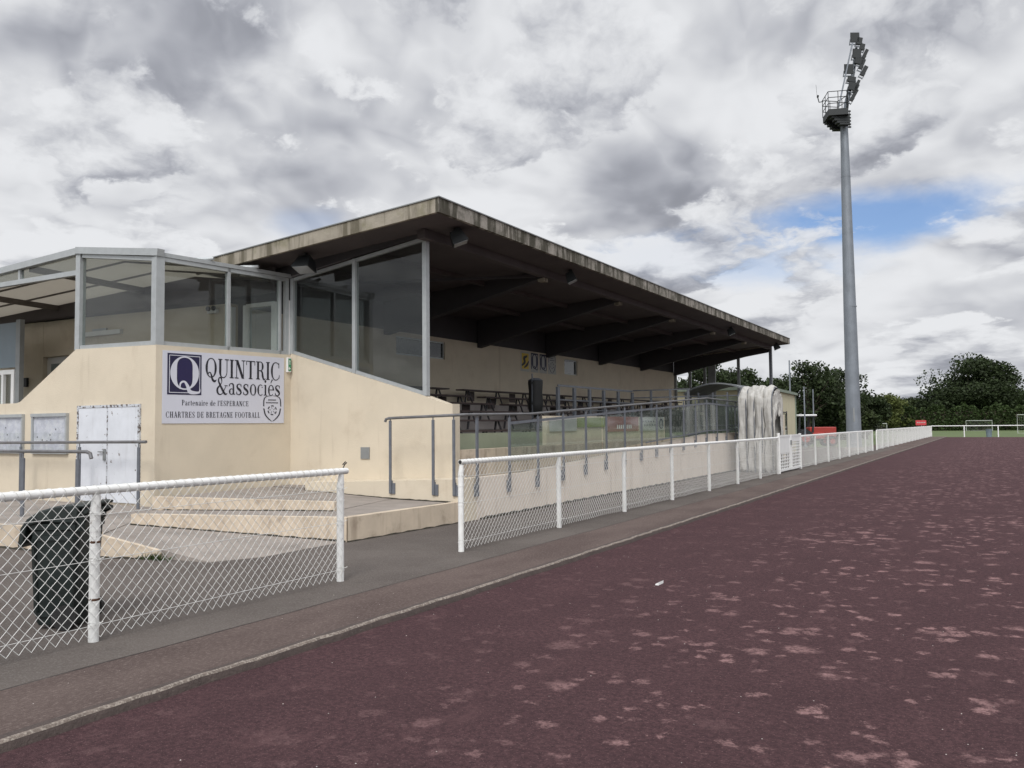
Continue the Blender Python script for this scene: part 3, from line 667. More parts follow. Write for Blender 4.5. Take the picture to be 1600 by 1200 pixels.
# ------------------------------------------------------------------ benches
rows = [(-12.42, 2.55), (-11.75, 2.335), (-11.05, 2.12), (-10.35, 1.905), (-9.65, 1.69), (-8.95, 1.475)]
rn = ['highest', 'second highest', 'third highest', 'fourth', 'fifth', 'lowest']
segs = [(12.4, 18.05), (18.75, 24.2), (24.45, 30.4), (30.65, 36.8)]
sn = ['nearest the glass gable', 'just past the first aisle', 'in the bay before last', 'at the far end']
for i, (x, z) in enumerate(rows):
    for j, (ya, yb) in enumerate(segs):
        if i >= 4 and j == 1: ya, yb = 18.3, (18.7 if False else 19.9) if False else (18.75, 24.2)[1]
        if i >= 4 and j == 1: continue
        if i >= 5 and j == 2: continue
        t = thing('bench', 'dark brown plank bench, %s row, %s' % (rn[i], sn[j]), 'bench', (x, ya, z-.42), group='plank benches in the grandstand')
        MB().box(x-.14, x+.14, ya, yb, z-.035, z).build('seat', benchm, t)
        fl = z-.42
        n = 4
        for q in range(n):
            yq = ya+.35+(yb-ya-.7)*q/(n-1)
            MB().bar((x-.08, yq, fl), (x-.02, yq, z-.036), .05, .03).bar((x+.10, yq+.15, fl), (x+.04, yq, z-.036), .03, .03).build('leg', beamm, t)
        if i < 3:
            for q in (.6, 2.9, 4.6):
                if ya+q+.3 < yb: MB().box(x-.16, x-.142, ya+q, ya+q+.34, z-.30, z-.04).build('back_plate', benchm, t)
# ------------------------------------------------------------------ lettering (serif strokes)
class Sheet:
    def __init__(s, org, ux, uz, nrm): s.o = Vector(org); s.x = Vector(ux); s.z = Vector(uz); s.n = Vector(nrm); s.k = 0
    def P(s, u, v, h=0.): return s.o+s.x*u+s.z*v+s.n*h
def ring(mb, sh, cx, cy, rx, ry, T, t_, a0=0, a1=360, h=.003, n=None, sc=1., flip=False):
    n = n or max(10, int(abs(a1-a0)/9)); vs = []; sh.k += 1; hh = h+.00006*(sh.k % 12)
    for i in range(n+1):
        a = R_(a0+(a1-a0)*i/n); w_ = t_+(T-t_)*abs(cos(a))**1.6
        if flip: w_ = t_+(T-t_)*max(0, -cos(a))**1.3
        vs.append(sh.P(cx+rx*cos(a), cy+ry*sin(a), hh)); vs.append(sh.P(cx+(rx-w_)*cos(a), cy+(ry-(t_+(w_-t_)*.15))*sin(a), hh))
    mb.add(vs, [(2*i, 2*i+2, 2*i+3, 2*i+1) for i in range(n)])
def bar2(mb, sh, x0, y0, x1, y1, w_, h=.003):   # stroke whose width is measured horizontally unless it is horizontal
    sh.k += 1; hh = h+.00006*(sh.k % 12)
    if abs(y1-y0) < 1e-6: q = [(x0, y0-w_/2), (x1, y0-w_/2), (x1, y0+w_/2), (x0, y0+w_/2)]
    else: q = [(x0-w_/2, y0), (x0+w_/2, y0), (x1+w_/2, y1), (x1-w_/2, y1)]
    mb.add([sh.P(a, b_, hh) for a, b_ in q], [(0, 1, 2, 3)])
def curve(mb, sh, pts, ws, h=.003, sub=6):
    sh.k += 1; hh = h+.00006*(sh.k % 12); P_ = [Vector(p) for p in pts]; out = []
    for i in range(len(P_)-1):
        p0 = P_[max(0, i-1)]; p1 = P_[i]; p2 = P_[i+1]; p3 = P_[min(len(P_)-1, i+2)]
        for j in range(sub+(i == len(P_)-2)):
            t_ = j/sub; out.append((.5*((2*p1)+(p2-p0)*t_+(2*p0-5*p1+4*p2-p3)*t_*t_+(3*p1-p0-3*p2+p3)*t_**3), ws[i]*(1-t_)+ws[i+1]*t_))
    vs = []
    for i, (p, w_) in enumerate(out):
        d = (out[min(i+1, len(out)-1)][0]-out[max(i-1, 0)][0]).normalized(); nn = Vector((-d.y, d.x))*w_/2
        vs += [sh.P(*(p+nn), hh), sh.P(*(p-nn), hh)]
    mb.add(vs, [(2*i, 2*i+1, 2*i+3, 2*i+2) for i in range(len(out)-1)])
def glyph(mb, sh, ch, x, y, s, bold=1.):
    T, t_ = .155*bold, .05*bold; xh = .66
    L = lambda x0, y0, x1, y1, w_=None: bar2(mb, sh, x+x0*s, y+y0*s, x+x1*s, y+y1*s, (w_ if w_ else T)*s)
    RG = lambda cx, cy, rx, ry, a0=0, a1=360, TT=None, flip=False: ring(mb, sh, x+cx*s, y+cy*s, rx*s, ry*s, (TT or T)*s, t_*s, a0, a1, flip=flip)
    CV = lambda pts, ws: curve(mb, sh, [(x+a*s, y+b_*s) for a, b_ in pts], [q*s for q in ws])
    SF = lambda cx, yy, hw=.15: bar2(mb, sh, x+(cx-hw)*s, y+(yy+(t_/2 if yy < .3 else -t_/2))*s, x+(cx+hw)*s, y+(yy+(t_/2 if yy < .3 else -t_/2))*s, t_*s)
    if ch == ' ': return .32
    if ch == 'I': L(.17, 0, .17, 1); SF(.17, 0); SF(.17, 1); return .37
    if ch == 'H': L(.17, 0, .17, 1); L(.62, 0, .62, 1); L(.17, .5, .62, .5, t_); [SF(a, b_) for a in (.17, .62) for b_ in (0, 1)]; return .84
    if ch == 'N': L(.14, 0, .14, 1, t_*1.1); L(.16, 1, .62, 0, T*1.25); L(.66, 0, .66, 1, t_*1.1); SF(.14, 0); SF(.12, 1, .13); SF(.66, 1); return .82
    if ch == 'U': L(.17, .32, .17, 1); RG(.39, .34, .30, .355, 180, 360, T, True); L(.665, .34, .665, 1, t_*1.1); SF(.17, 1); SF(.66, 1); return .82
    if ch == 'T': L(.36, 0, .36, 1); L(.02, .975, .70, .975, t_); L(.035, .76, .035, .97, t_); L(.685, .76, .685, .97, t_); SF(.36, 0); return .74
    if ch in 'OQ':
        RG(.41, .5, .40, .52)
        if ch == 'Q': CV([(.20, .10), (.24, .24), (.36, .24), (.44, .08), (.52, -.12), (.66, -.20), (.80, -.12)], [.04, .05, .06, .11, .14, .12, .03])
        return .86
    if ch in 'CG':
        RG(.41, .5, .40, .52, 50, 310, T, True)
        L(.665, .68, .665, .99, t_)
        if ch == 'G': L(.62, .08, .62, .42, T*.9); SF(.60, .45, .17)
        else: CV([(.66, .10), (.70, .22), (.71, .30)], [.05, .05, .03])
        return .80
    if ch == 'D': L(.17, 0, .17, 1); RG(.34, .5, .42, .5, -90, 90); L(.02, .975, .36, .975, t_); L(.02, .025, .36, .025, t_); return .84
    if ch in 'PR':
        L(.17, 0, .17, 1); RG(.34, .735, .27, .265, -90, 90, T*.95); L(.02, .975, .36, .975, t_); L(.17, .49, .36, .49, t_); SF(.17, 0)
        if ch == 'R': CV([(.36, .49), (.50, .40), (.54, .20), (.62, .02), (.76, .06)], [.05, .12, .15, .10, .03]); return .76
        return .68
    if ch == 'B': L(.17, 0, .17, 1); RG(.33, .755, .25, .245, -90, 90, T*.9); RG(.35, .265, .30, .265, -90, 90); [L(.02, q, .36, q, t_) for q in (.975, .52, .025)]; return .74
    if ch == 'E': L(.17, 0, .17, 1); [L(.02, q, .60, q, t_) for q in (.975, .025)]; L(.17, .5, .44, .5, t_); L(.60, .03, .62, .28, t_); L(.60, .74, .60, .97, t_); L(.44, .38, .44, .63, t_); return .70
    if ch == 'F': L(.17, 0, .17, 1); L(.02, .975, .60, .975, t_); L(.17, .5, .44, .5, t_); L(.60, .72, .60, .97, t_); L(.44, .38, .44, .63, t_); SF(.17, 0); return .66
    if ch == 'L': L(.17, 0, .17, 1); L(.02, .025, .60, .025, t_); L(.60, .03, .62, .32, t_); SF(.17, 1); return .68
    if ch == 'A': L(.12, 0, .38, 1, t_*1.1); L(.64, 0, .38, 1, T*1.1); L(.20, .33, .56, .33, t_); SF(.12, 0, .12); SF(.64, 0, .14); return .78
    if ch in 'Ss':
        k_ = 1. if ch == 'S' else xh; kx = 1. if ch == 'S' else .85
        CV([(.50*kx, .80*k_), (.42*kx, .96*k_), (.24*kx, .97*k_), (.10*kx, .80*k_), (.18*kx, .60*k_), (.40*kx, .42*k_), (.50*kx, .22*k_), (.36*kx, .03*k_), (.16*kx, .04*k_), (.06*kx, .22*k_)],
           [.05, .05, .06, .12, .15, .16, .13, .06, .05, .05])
        L(.52*kx, .70*k_, .52*kx, .98*k_, t_*.8); L(.05*kx, .02*k_, .05*kx, .30*k_, t_*.8); return .62*kx+.02
    if ch == 'a':
        CV([(.08, .50), (.10, .60), (.24, .67), (.40, .60), (.42, .42)], [.11, .06, .05, .12, .13]); L(.425, .10, .425, .46, T*.85)
        RG(.26, .18, .22, .19, 60, 330, T*.85); CV([(.42, .14), (.47, .02), (.58, .06)], [.11, .07, .03]); return .60
    if ch == 'o': RG(.30, .33, .29, .35, TT=T*.95); return .62
    if ch == 'c': RG(.30, .33, .29, .35, 55, 310, T*.95, True); CV([(.44, .52), (.45, .47)], [.10, .10]); return .54
    if ch in 'eé':
        RG(.30, .33, .28, .35, 0, 312, T*.9); L(.06, .36, .56, .36, t_)
        if ch == 'é': CV([(.24, .78), (.34, .90), (.42, 1.02)], [.03, .07, .10])
        return .60
    if ch == 'i': L(.16, 0, .16, xh, T*.9); SF(.16, 0, .14); L(.04, xh-.025, .16, xh-.025, t_); RG(.15, .88, .085, .085, TT=.09); return .33
    if ch == 'n': L(.16, 0, .16, xh, T*.9); SF(.16, 0, .13); L(.04, xh-.025, .16, xh-.025, t_); RG(.36, .38, .20, .29, 0, 170, T*.85, False); L(.49, 0, .49, .40, T*.9); SF(.49, 0, .13); return .66
    if ch == 'r': L(.16, 0, .16, xh, T*.9); SF(.16, 0, .14); L(.04, xh-.025, .16, xh-.025, t_); CV([(.20, .44), (.30, .62), (.42, .62)], [.04, .06, .12]); return .46
    if ch == 't': L(.17, .08, .17, .88, T*.85); L(.03, xh-.02, .36, xh-.02, t_); CV([(.17, .12), (.24, .01), (.36, .10)], [.13, .06, .03]); return .39
    if ch == 'd': RG(.26, .33, .25, .35, TT=T*.95); L(.48, 0, .48, 1, T*.9); L(.36, .975, .48, .975, t_); SF(.54, 0, .10); return .66
    if ch == 'l': L(.16, 0, .16, 1, T*.9); SF(.16, 0, .14); L(.04, .975, .16, .975, t_); return .32
    if ch == "'": L(.08, .74, .10, 1, T*.6); return .20
    if ch == '&':
        CV([(.80, .50), (.66, .28), (.50, .06), (.28, -.01), (.10, .12), (.10, .34), (.30, .54), (.44, .72), (.42, .93), (.28, 1.0), (.18, .86), (.24, .66), (.46, .34), (.66, .08), (.80, .01), (.92, .08)],
           [.04, .05, .05, .06, .14, .14, .06, .05, .10, .06, .11, .13, .16, .16, .09, .03])
        L(.68, .52, .94, .52, t_); return .96
    return .5
def text(mb, sh, s_, x, y, s, width=None, track=.04, bold=1.):
    # measured first on a dummy, then stretched to the wanted width through the sheet axes
    d = MB(); q = Sheet(sh.o, sh.x, sh.z, sh.n); adv = sum(glyph(d, q, c, 0, 0, 1, bold)+track for c in s_)-track
    kx = (width/(adv*s)) if width else 1.
    q = Sheet(sh.P(x, y), sh.x*kx, sh.z, sh.n); cx = 0
    for c in s_: cx += (glyph(mb, q, c, cx, 0, s, bold)+track)*s
def crest(sh, cx, cy, s, par, m):
    c = MB(); q = Sheet(sh.P(cx, cy), sh.x*1.15, sh.z, sh.n)
    L_ = [(-.02, .60), (-.28, .56), (-.40, .42), (-.42, .10)]; L2 = [(-.41, 0), (-.34, -.28), (-.18, -.48), (-.02, -.60)]
    for sg in (1, -1):
        curve(c, q, [(a*s*sg, b_*s) for a, b_ in L_], [.012*s, .03*s, .05*s, .05*s]); curve(c, q, [(a*s*sg, b_*s) for a, b_ in L2], [.06*s, .06*s, .05*s, .02*s])
    for i in range(6): ring(c, q, 0, -.08*s, .23*s, .23*s, .05*s, .05*s, i*60+8, i*60+44)
    for i in range(5):
        a = R_(90+72*i); curve(c, q, [(.06*s*cos(a), -.08*s+.06*s*sin(a)), (.17*s*cos(a+.25), -.08*s+.17*s*sin(a+.25))], [.02*s, .015*s])
    for (a, b_, yy) in ((-.20, .20, .40), (-.30, .30, .27)):
        n = 9
        for i in range(n):
            u = a+(b_-a)*i/n; bar2(c, q, u*s, yy*s, (u+(b_-a)/n*.7)*s, yy*s, .055*s)
    return c.build('crest', m, par)
def qlogo(sh, u0, v0, wd, ht, par):
    b_ = MB(); b_.prism([sh.P(u0, v0, .001), sh.P(u0+wd, v0, .001), sh.P(u0+wd, v0+ht, .001), sh.P(u0, v0+ht, .001)], sh.n*.002); lo = b_.build('logo', navy, par)
    q = Sheet(sh.P(u0, v0, .0035), sh.x, sh.z, sh.n); c = MB(); e = .055*wd; l = .018*wd
    for a in ((e, e, wd-e, e), (e, ht-e, wd-e, ht-e)): bar2(c, q, *a, l)
    for a in ((e, e, e, ht-e), (wd-e, e, wd-e, ht-e)): bar2(c, q, *a, l)
    ring(c, q, wd*.5, ht*.53, wd*.42, ht*.41, wd*.19, wd*.035, h=.003, n=48)
    curve(c, q, [(wd*.36, ht*.14), (wd*.38, ht*.28), (wd*.49, ht*.32), (wd*.58, ht*.22), (wd*.64, ht*.09), (wd*.76, ht*.055), (wd*.93, ht*.07), (wd*.95, ht*.16)], [wd*.03, wd*.05, wd*.05, wd*.09, wd*.11, wd*.09, wd*.05, wd*.02])
    c.build('letter', whiteboard, lo)
    c = MB(); vs = [q.P(wd*.5+wd*.235*cos(2*pi*i/32), ht*.55+ht*.35*sin(2*pi*i/32), .0012) for i in range(32)]; c.add(vs, [tuple(range(32))]); c.build('oval', purple, lo)
    return lo
# the big sign
SG = thing('sponsor_sign', 'large white sponsor sign with navy Q logo and black serif lettering on the porch wall', 'sign', tuple(SA+sdn*.1+Vector((0, 0, 1.64))))
so_ = SA+snm*.004
def spt(t_, z, h=0.): p = so_+sdn*t_+snm*h; return Vector((p.x, p.y, z))
T0, T1 = .115, 2.60; z0, z1 = 1.645, 2.875
MB().prism([spt(T0, z0), spt(T1, z0), spt(T1, z1+.015), spt(T0, z1)], snm*.008).build('panel', whiteboard, SG)
sh = Sheet(spt(T0, z0, .0085), sdn, (0, 0, 1), snm)
qlogo(sh, .085, .49, .64, .70, SG)
t_ = MB(); text(t_, sh, 'QUINTRIC', .80, .81, .335, width=1.60, track=.03); t_.build('lettering', ink, SG)
t_ = MB(); text(t_, sh, '&associés', 1.02, .515, .30, width=1.385, track=.05); t_.build('lettering', ink, SG)
t_ = MB(); text(t_, sh, "Partenaire de l'ESPERANCE", .355, .31, .092, width=1.34, track=.09, bold=1.1); t_.build('lettering', ink, SG)
t_ = MB(); text(t_, sh, 'CHARTRES DE BRETAGNE FOOTBALL', .065, .10, .10, width=1.88, track=.11, bold=1.1); t_.build('lettering', ink, SG)
crest(sh, 2.215, .275, .40, SG, ink)
# exit sign
ES = thing('exit_sign', 'small green emergency exit sign with white arrow at the end of the sponsor sign', 'sign', tuple(spt(2.66, 2.6)))
MB().prism([spt(2.655, 2.62), spt(2.73, 2.62), spt(2.73, 2.90), spt(2.655, 2.90)], snm*.06).build('box', white, ES)
q = Sheet(spt(2.66, 2.63, .061), sdn, (0, 0, 1), snm); q2 = Sheet((-11.70+.0, 0, 0), (1, 0, 0), (0, 0, 1), (0, -1, 0))
e_ = MB(); e_.prism([q.P(0, .01), q.P(.065, .01), q.P(.065, .25), q.P(0, .25)], snm*.002); e_.build('face', green, ES)
e_ = MB(); bar2(e_, q, .015, .06, .05, .06, .018); curve(e_, q, [(.03, .09), (.012, .06), (.03, .03)], [.01, .012, .01]); bar2(e_, q, .02, .20, .05, .20, .012); bar2(e_, q, .035, .13, .03, .22, .014); e_.build('arrow', white, ES)
# posters on back wall
def poster(ya, yb, label, kind):
    t = thing('poster', label, 'poster', (XB+.004, ya, 3.3), group='posters on the back wall of the stand')
    MB().box(XB+.001, XB+.006, ya, yb, 3.28, 3.91).build('sheet', palewhite, t)
    s_ = Sheet((XB+.007, ya, 3.28), (0, 1, 0), (0, 0, 1), (1, 0, 0)); wd = yb-ya
    if kind == 'q':
        ring_ = MB(); ring(ring_, s_, wd*.5, .36, wd*.40, .25, wd*.22, wd*.08, n=30); curve(ring_, s_, [(wd*.35, .13), (wd*.5, .2), (wd*.65, .10), (wd*.9, .09)], [.02, .03, .04, .02]); bar2(ring_, s_, wd*.08, .10, wd*.08, .60, .05); bar2(ring_, s_, wd*.92, .10, wd*.92, .60, .05); bar2(ring_, s_, wd*.04, .60, wd*.96, .60, .04)
        ring_.build('logo', navy, t)
    elif kind == 'y':
        MB().box(XB+.0065, XB+.009, ya+.06, yb-.06, 3.36, 3.86).build('field', yellow, t)
        c = MB(); s2 = Sheet((XB+.010, ya, 3.28), (0, 1, 0), (0, 0, 1), (1, 0, 0)); curve(c, s2, [(.05, .18), (.25, .30), (.20, .42), (.42, .50)], [.05, .12, .12, .05]); curve(c, s2, [(.20, .12), (.40, .22), (.5, .34)], [.04, .10, .04]); c.build('emblem', ink, t)
    else: crest(s_, wd*.5, .33, .50, t, navy)
poster(22.95, 23.52, 'yellow poster with a dark swirl emblem, first of the four back wall posters', 'y')
poster(23.6, 24.12, 'white poster with navy Q beside the yellow poster', 'q')
poster(24.2, 24.72, 'white poster with navy Q beside the crest poster', 'q')
poster(24.8, 25.4, 'white poster with football crest outline', 'c')
# reflections seen in the plexiglass, built as printed sheets on an inner wall
def reflection(ya, yb, m, label, name='reflection', letters=None, z=(1.38, 1.76), x=-8.30):
    t = thing(name, label, 'reflection', (x, ya, z[0]), group='plexiglass reflections built as sheets inside the stand')
    MB().box(x-.004, x+.004, ya, yb, *z).build('sheet', m, t)
    if letters:
        c = MB(); s_ = Sheet((x+.006, ya, z[0]), (0, 1, 0), (0, 0, 1), (1, 0, 0)); letters(c, s_, yb-ya); c.build('print', white if m is salmon else navy, t)
MB().box(-8.42, -8.32, 15.9, 23.3, .9, 1.76).build('reflection_backing', stucco, G)
reflection(16.0, 17.35, palewhite, 'white banner in the plexiglass, built as a sheet nearest the low green wall', z=(1.42, 1.72))
reflection(17.4, 19.0, lime, 'lime green banner in the plexiglass, built as a sheet between two pale ones', z=(1.5, 1.72))
reflection(19.1, 21.2, salmon, 'faded red banner with white lettering, built as a sheet behind the ramp rail', letters=lambda c, s_, L: [bar2(c, s_, .6+.13*i, .12, .6+.13*i+.08, .12, .10) for i in range(8)])
reflection(21.3, 23.2, palewhite, 'pale grey banner with round logo, built as a sheet at the end of the row', letters=lambda c, s_, L: (ring(c, s_, L-.25, .19, .15, .15, .05, .04), [bar2(c, s_, .2+.1*i, .26-.1*(i % 2), .27+.1*i, .26-.1*(i % 2), .03) for i in range(10)]))
# ------------------------------------------------------------------ notice boards
def noticeboard(xa, xb, label):
    t = thing('notice_board', label, 'notice board', ((xa+xb)/2, 9.04, 1.12))
    b_ = MB().box(xa, xb, 9.0, 9.049, 1.12, 1.18).box(xa, xb, 8.985, 9.049, 1.80, 1.86).box(xa, xa+.05, 9.0, 9.049, 1.18, 1.80).box(xb-.05, xb, 9.0, 9.049, 1.18, 1.80)
    b_.build('frame', alu, t); MB().box(xa+.05, xb-.05, 9.03, 9.045, 1.18, 1.80).build('back_panel', papers, t)
    MB().box(xa+.05, xb-.05, 9.008, 9.012, 1.18, 1.80).build('pane', clearglass, t)
    c = MB()
    for i in range(7): u = random.uniform(xa+.1, xb-.12); z = random.uniform(1.25, 1.7); c.box(u, u+.02, 9.026, 9.0295, z, z+.03)
    c.build('pin', black, t)
noticeboard(-15.52, -14.42, 'glazed aluminium notice board between the cupboard door and its twin')
noticeboard(-17.1, -15.80, 'glazed aluminium notice board cut by the left edge of the picture')
# porch fittings
ft = thing('strip_light', 'white fluorescent strip light on the porch inner wall', 'light', (-17, Y0, 3.7))
MB().box(-18.4, -16.85, Y0-.08, Y0-.002, 3.70, 3.80).build('diffuser', white, ft); MB().box(-17.9, -17.4, Y0-.05, Y0-.002, 3.802, 3.86).build('bracket', alu, ft)
em = thing('emergency_light', 'small twin-head emergency light high on the porch inner wall', 'light', (-14.1, Y0, 4))
b_ = MB().box(-14.0, -13.74, Y0-.08, Y0-.003, 3.92, 4.0); bevel(b_.build('case', white, em)); MB().tube([(-13.95, Y0-.12, 4.02), (-13.95, Y0-.08, 4.02)], .05, 12).tube([(-13.79, Y0-.12, 4.02), (-13.79, Y0-.08, 4.02)], .05, 12).build('lamp_head', lampm, em)
mb_ = thing('meter_box', 'small dark switch box on the cream inner wall beside the screen', 'switch box', (-20.5, Y0, 2.7)); MB().box(-20.62, -20.47, Y0-.06, Y0-.002, 2.62, 2.84).build('case', black, mb_)
# ------------------------------------------------------------------ floodlights under the roof
def undereave(loc, rz_, label, s=1.):
    t = thing('floodlight', label, 'floodlight', loc, rz_, 'floodlights under the stand roof')
    x, y, z = 0, 0, 0
    mb = MB(); mw = t.matrix_basis
    def W_(p): return mw @ Vector(p)
    lo = [W_(p) for p in ((-.16*s, -.20*s, -.20), (.16*s, -.20*s, -.20), (.10*s, -.05*s, .02), (-.10*s, -.05*s, .02))]
    hi = [W_(p) for p in ((-.16*s, .06*s, -.30), (.16*s, .06*s, -.30), (.10*s, .12*s, -.08), (-.10*s, .12*s, -.08))]
    o = MB().hexa(lo, hi).build('housing', lampm, t); smoothang(o)
    a, b_, c, d = lo[0], lo[1], hi[1], hi[0]; n_ = (b_-a).cross(d-a).normalized(); n_ = n_ if n_.z < 0 else -n_
    cc = (a+b_+c+d)/4; pts_ = [cc+(p-cc)*.86+n_*.004 for p in (a, b_, c, d)]
    MB().prism(pts_, n_*.006).build('lens', lens, t)
    MB().bar(W_((0, 0, -.02)), W_((0, 0, .12)), .05, .03).build('bracket', lampm, t)
undereave((-10.9, 11.35, 4.70), 0.2, 'floodlight under the near gable eave above the glass', 1.15)
undereave((-8.0, 12.0, 4.98), 2.2, 'floodlight beneath the near front corner of the roof', 1.0)
undereave((-8.05, 16.6, 4.98), 1.9, 'floodlight under the roof edge at the first inner beam', .8)
undereave((-8.05, 29.6, 4.98), 1.9, 'floodlight under the roof edge near the far beams', .9)
undereave((-8.0, 36.6, 4.98), 1.9, 'floodlight hanging at the far front corner of the roof', .9)
SP_ = MB().box(-8.52, -8.42, Y1-.1, Y1, 1.25, 4.75).build('roof_post', railm, G)
# trash holder in the stand
tb = thing('waste_bag', 'black rubbish bag hanging from a holder by the stairwell rail', 'bin bag', (-9.9, 18.5, 1.7))
pts = [(-9.95, 18.45, z) for z in (1.75, 1.85, 2.1, 2.4, 2.62, 2.68)]
smoothang(MB().tube(pts, [.05, .16, .19, .17, .19, .18], 12).build('bag', black, tb), 60); MB().tube([(-9.95, 18.45, 2.68), (-9.95, 18.45, 2.74)], [.2, .1], 12).bar((-9.95, 18.28, 1.7), (-9.95, 18.28, 2.85), .03, .03).build('holder', railm, tb)
# ------------------------------------------------------------------ boundary fences
XFN = -5.78
def chain(ya, yb, x, sides, zt=1.09, zb=.035, wr=.0023, name='chain_link_mesh', parent=None, jit=.003):
    h = .0425; nr = 23; dz = (zt-zb)/nr; n = int((yb-ya)/h); mb = MB(); V = []; Fc = []
    for i in range(n):
        o0 = len(V); y0_ = ya+i*h
        ring_v = []
        for r in range(nr+1):
            yy_ = y0_+(h if (r+i) % 2 else 0); z = zt-dz*r+jit*sin(yy_*5.1+r)*(.3+r/nr)
            xx_ = x+(.0024 if r % 2 else -.0024)+.006*sin(yy_*2.3)*(r/nr)
            for k_ in range(sides):
                a = 2*pi*k_/sides; V.append((xx_+wr*cos(a), yy_+(jit*.6*sin(z*9+yy_*3)), z+wr*sin(a)*1.4))
        for r in range(nr):
            for k_ in range(sides):
                a = o0+r*sides+k_; b_ = o0+r*sides+(k_+1) % sides; Fc.append((a, b_, b_+sides, a+sides))
    mb.v = V; mb.f = Fc; return mb.build(name, wirem, parent)
def rail_fence(ys_, label, ya, yb, sides, cap0=False, cap1=False, wr=.0023):
    t = thing('rail_fence', label, 'fence', (XFN, ys_[0], 0), group='white pitch side rail fences')
    mb = MB(); mb.tube([(XFN, ya-(.03 if cap0 else 0), 1.105), (XFN, yb+(.08 if cap1 else 0), 1.105)], .032, 14)
    smoothang(mb.build('top_rail', whitep, t))
    if cap0: MB().tube([(XFN, ya-.034, 1.105), (XFN, ya-.031, 1.105)], .025, 12).build('open_end', black, t)
    if cap1: MB().tube([(XFN, yb+.081, 1.105), (XFN, yb+.084, 1.105)], .025, 12).tube([(XFN, yb+.03, 1.14), (XFN, yb+.05, 1.17), (XFN+.02, yb+.06, 1.19), (XFN+.02, yb+.04, 1.20), (XFN, yb+.02, 1.17)], .006, 6).build('open_end', black, t)
    for y in ys_:
        m = MB().tube([(XFN-.012, y, -.02), (XFN-.012, y, .98)], .037, 14).tube([(XFN-.008, y, .98), (XFN, y, 1.075)], [.036, .026], 12)
        for z in (.10, .56, .80): m.tube([(XFN-.012, y, z), (XFN-.012, y, z+.018)], .040, 14)
        po = smoothang(m.build('post', whitep, t))
        if y < 5:
            for z in (.30, .72): MB().tube([(XFN-.012, y, z), (XFN-.012+.002, y, z+.004), (XFN-.012, y, z+.007)], .0377, 14).build('rust_ring', rust, po)
    chain(ya, yb, XFN+.034, sides, parent=t, wr=wr)
    m = MB()
    for z in (.13, .60, .93):
        n = max(2, int((yb-ya)/1.3)); m.tube([(XFN+.038, ya+(yb-ya)*i/n, z-.008*sin(pi*((ya+(yb-ya)*i/n) % 2.65)/2.65)) for i in range(n+1)], .0024, 5)
    m.build('strand_wire', wirem, t)
    if ya < 20:
        for y in ys_:
            for z in (.13, .60, .93): MB().tube([(XFN+.045, y-.03, z), (XFN+.034, y-.012, z+.005), (XFN-.012, y-.046, z+.01), (XFN-.056, y, z+.008), (XFN-.012, y+.043, z+.004), (XFN+.036, y+.01, z), (XFN+.055, y+.03, z+.012)], .003, 5).build('tie_wire', wirem, t)
    # wire loops wound over the top rail
    hp = []; y = ya+.02; q = 0
    while y < min(yb-.05, 18):
        a = -q*2*pi/10; hp.append((XFN+.0355*cos(a), y, 1.105+.0355*sin(a))); y += .0085; q += 1
    if len(hp) > 9: MB().tube(hp, .0024, 4).build('lacing_wire', wirem, t)
    return t
rail_fence([1.25, 3.85, 6.53], 'white rail and chain link fence in front of the wheelie bin', .6, 6.53, 4, cap1=True)
rail_fence([8.75, 11.45, 14.05, 16.62, 19.2, 21.7, 24.1, 26.35], 'white rail and chain link fence in front of the long ramp wall', 8.75, 26.35, 4, cap0=True)
rail_fence([29.75+2.8*i for i in range(8)], 'white rail and mesh fence between the gate and the mast', 29.75, 49.4, 3, wr=.0024)
rail_fence([51.2+2.95*i for i in range(17)], 'farthest white mesh fence running to the corner of the track', 51.2, 98.4, 3, wr=.0028)
ff = thing('rail_fence', 'open white rail fence without mesh across the far end of the track', 'fence', (XFN, 98.6, 0), group='white pitch side rail fences')
MB().tube([(XFN, 98.6, 1.105), (45, 98.6, 1.105)], .045, 8).build('top_rail', white, ff)
for i in range(17): x = XFN+.0+3.05*i; MB().tube([(x, 98.6, -.1), (x, 98.6, 1.08)], .055, 8).build('post', white, ff)
# gate
gt = thing('gate', 'white sheet metal double gate in the pitch side fence', 'gate', (XFN, 27, 0))
for j, (ya, yb, xo) in enumerate(((26.5, 28.1, .0), (28.14, 29.66, .02))):
    m = MB(); X0 = XFN+xo
    m.box(X0-.02, X0+.02, ya, ya+.08, .05, 1.18).box(X0-.02, X0+.02, yb-.08, yb, .05, 1.18).box(X0-.02, X0+.02, ya+.08, yb-.08, 1.12, 1.18).box(X0-.02, X0+.02, ya+.08, yb-.08, .05, .12)
    if j == 0: m.box(X0-.01, X0+.01, ya+.08, yb-.08, .62, 1.12)
    else: m.box(X0-.01, X0+.01, ya+.08, yb-.08, .95, 1.12)
    zz = .18
    while zz < (.6 if j == 0 else .92): m.box(X0-.008, X0+.008, ya+.08, yb-.08, zz, zz+.03); zz += .10
    for q in range(6): yq = ya+.2+q*(yb-ya-.4)/5; m.box(X0-.009, X0+.009, yq-.02, yq+.02, .12, .62 if j == 0 else .95)
    m.build('leaf', white, gt)
MB().tube([(XFN, 26.44, 0), (XFN, 26.44, 1.25)], .05, 10).tube([(XFN, 29.71, 0), (XFN, 29.71, 1.2)], .05, 10).build('gate_post', whitep, gt)
MB().box(XFN+.02, XFN+.05, 28.06, 28.18, .85, 1.0).build('latch', darkalu, gt)
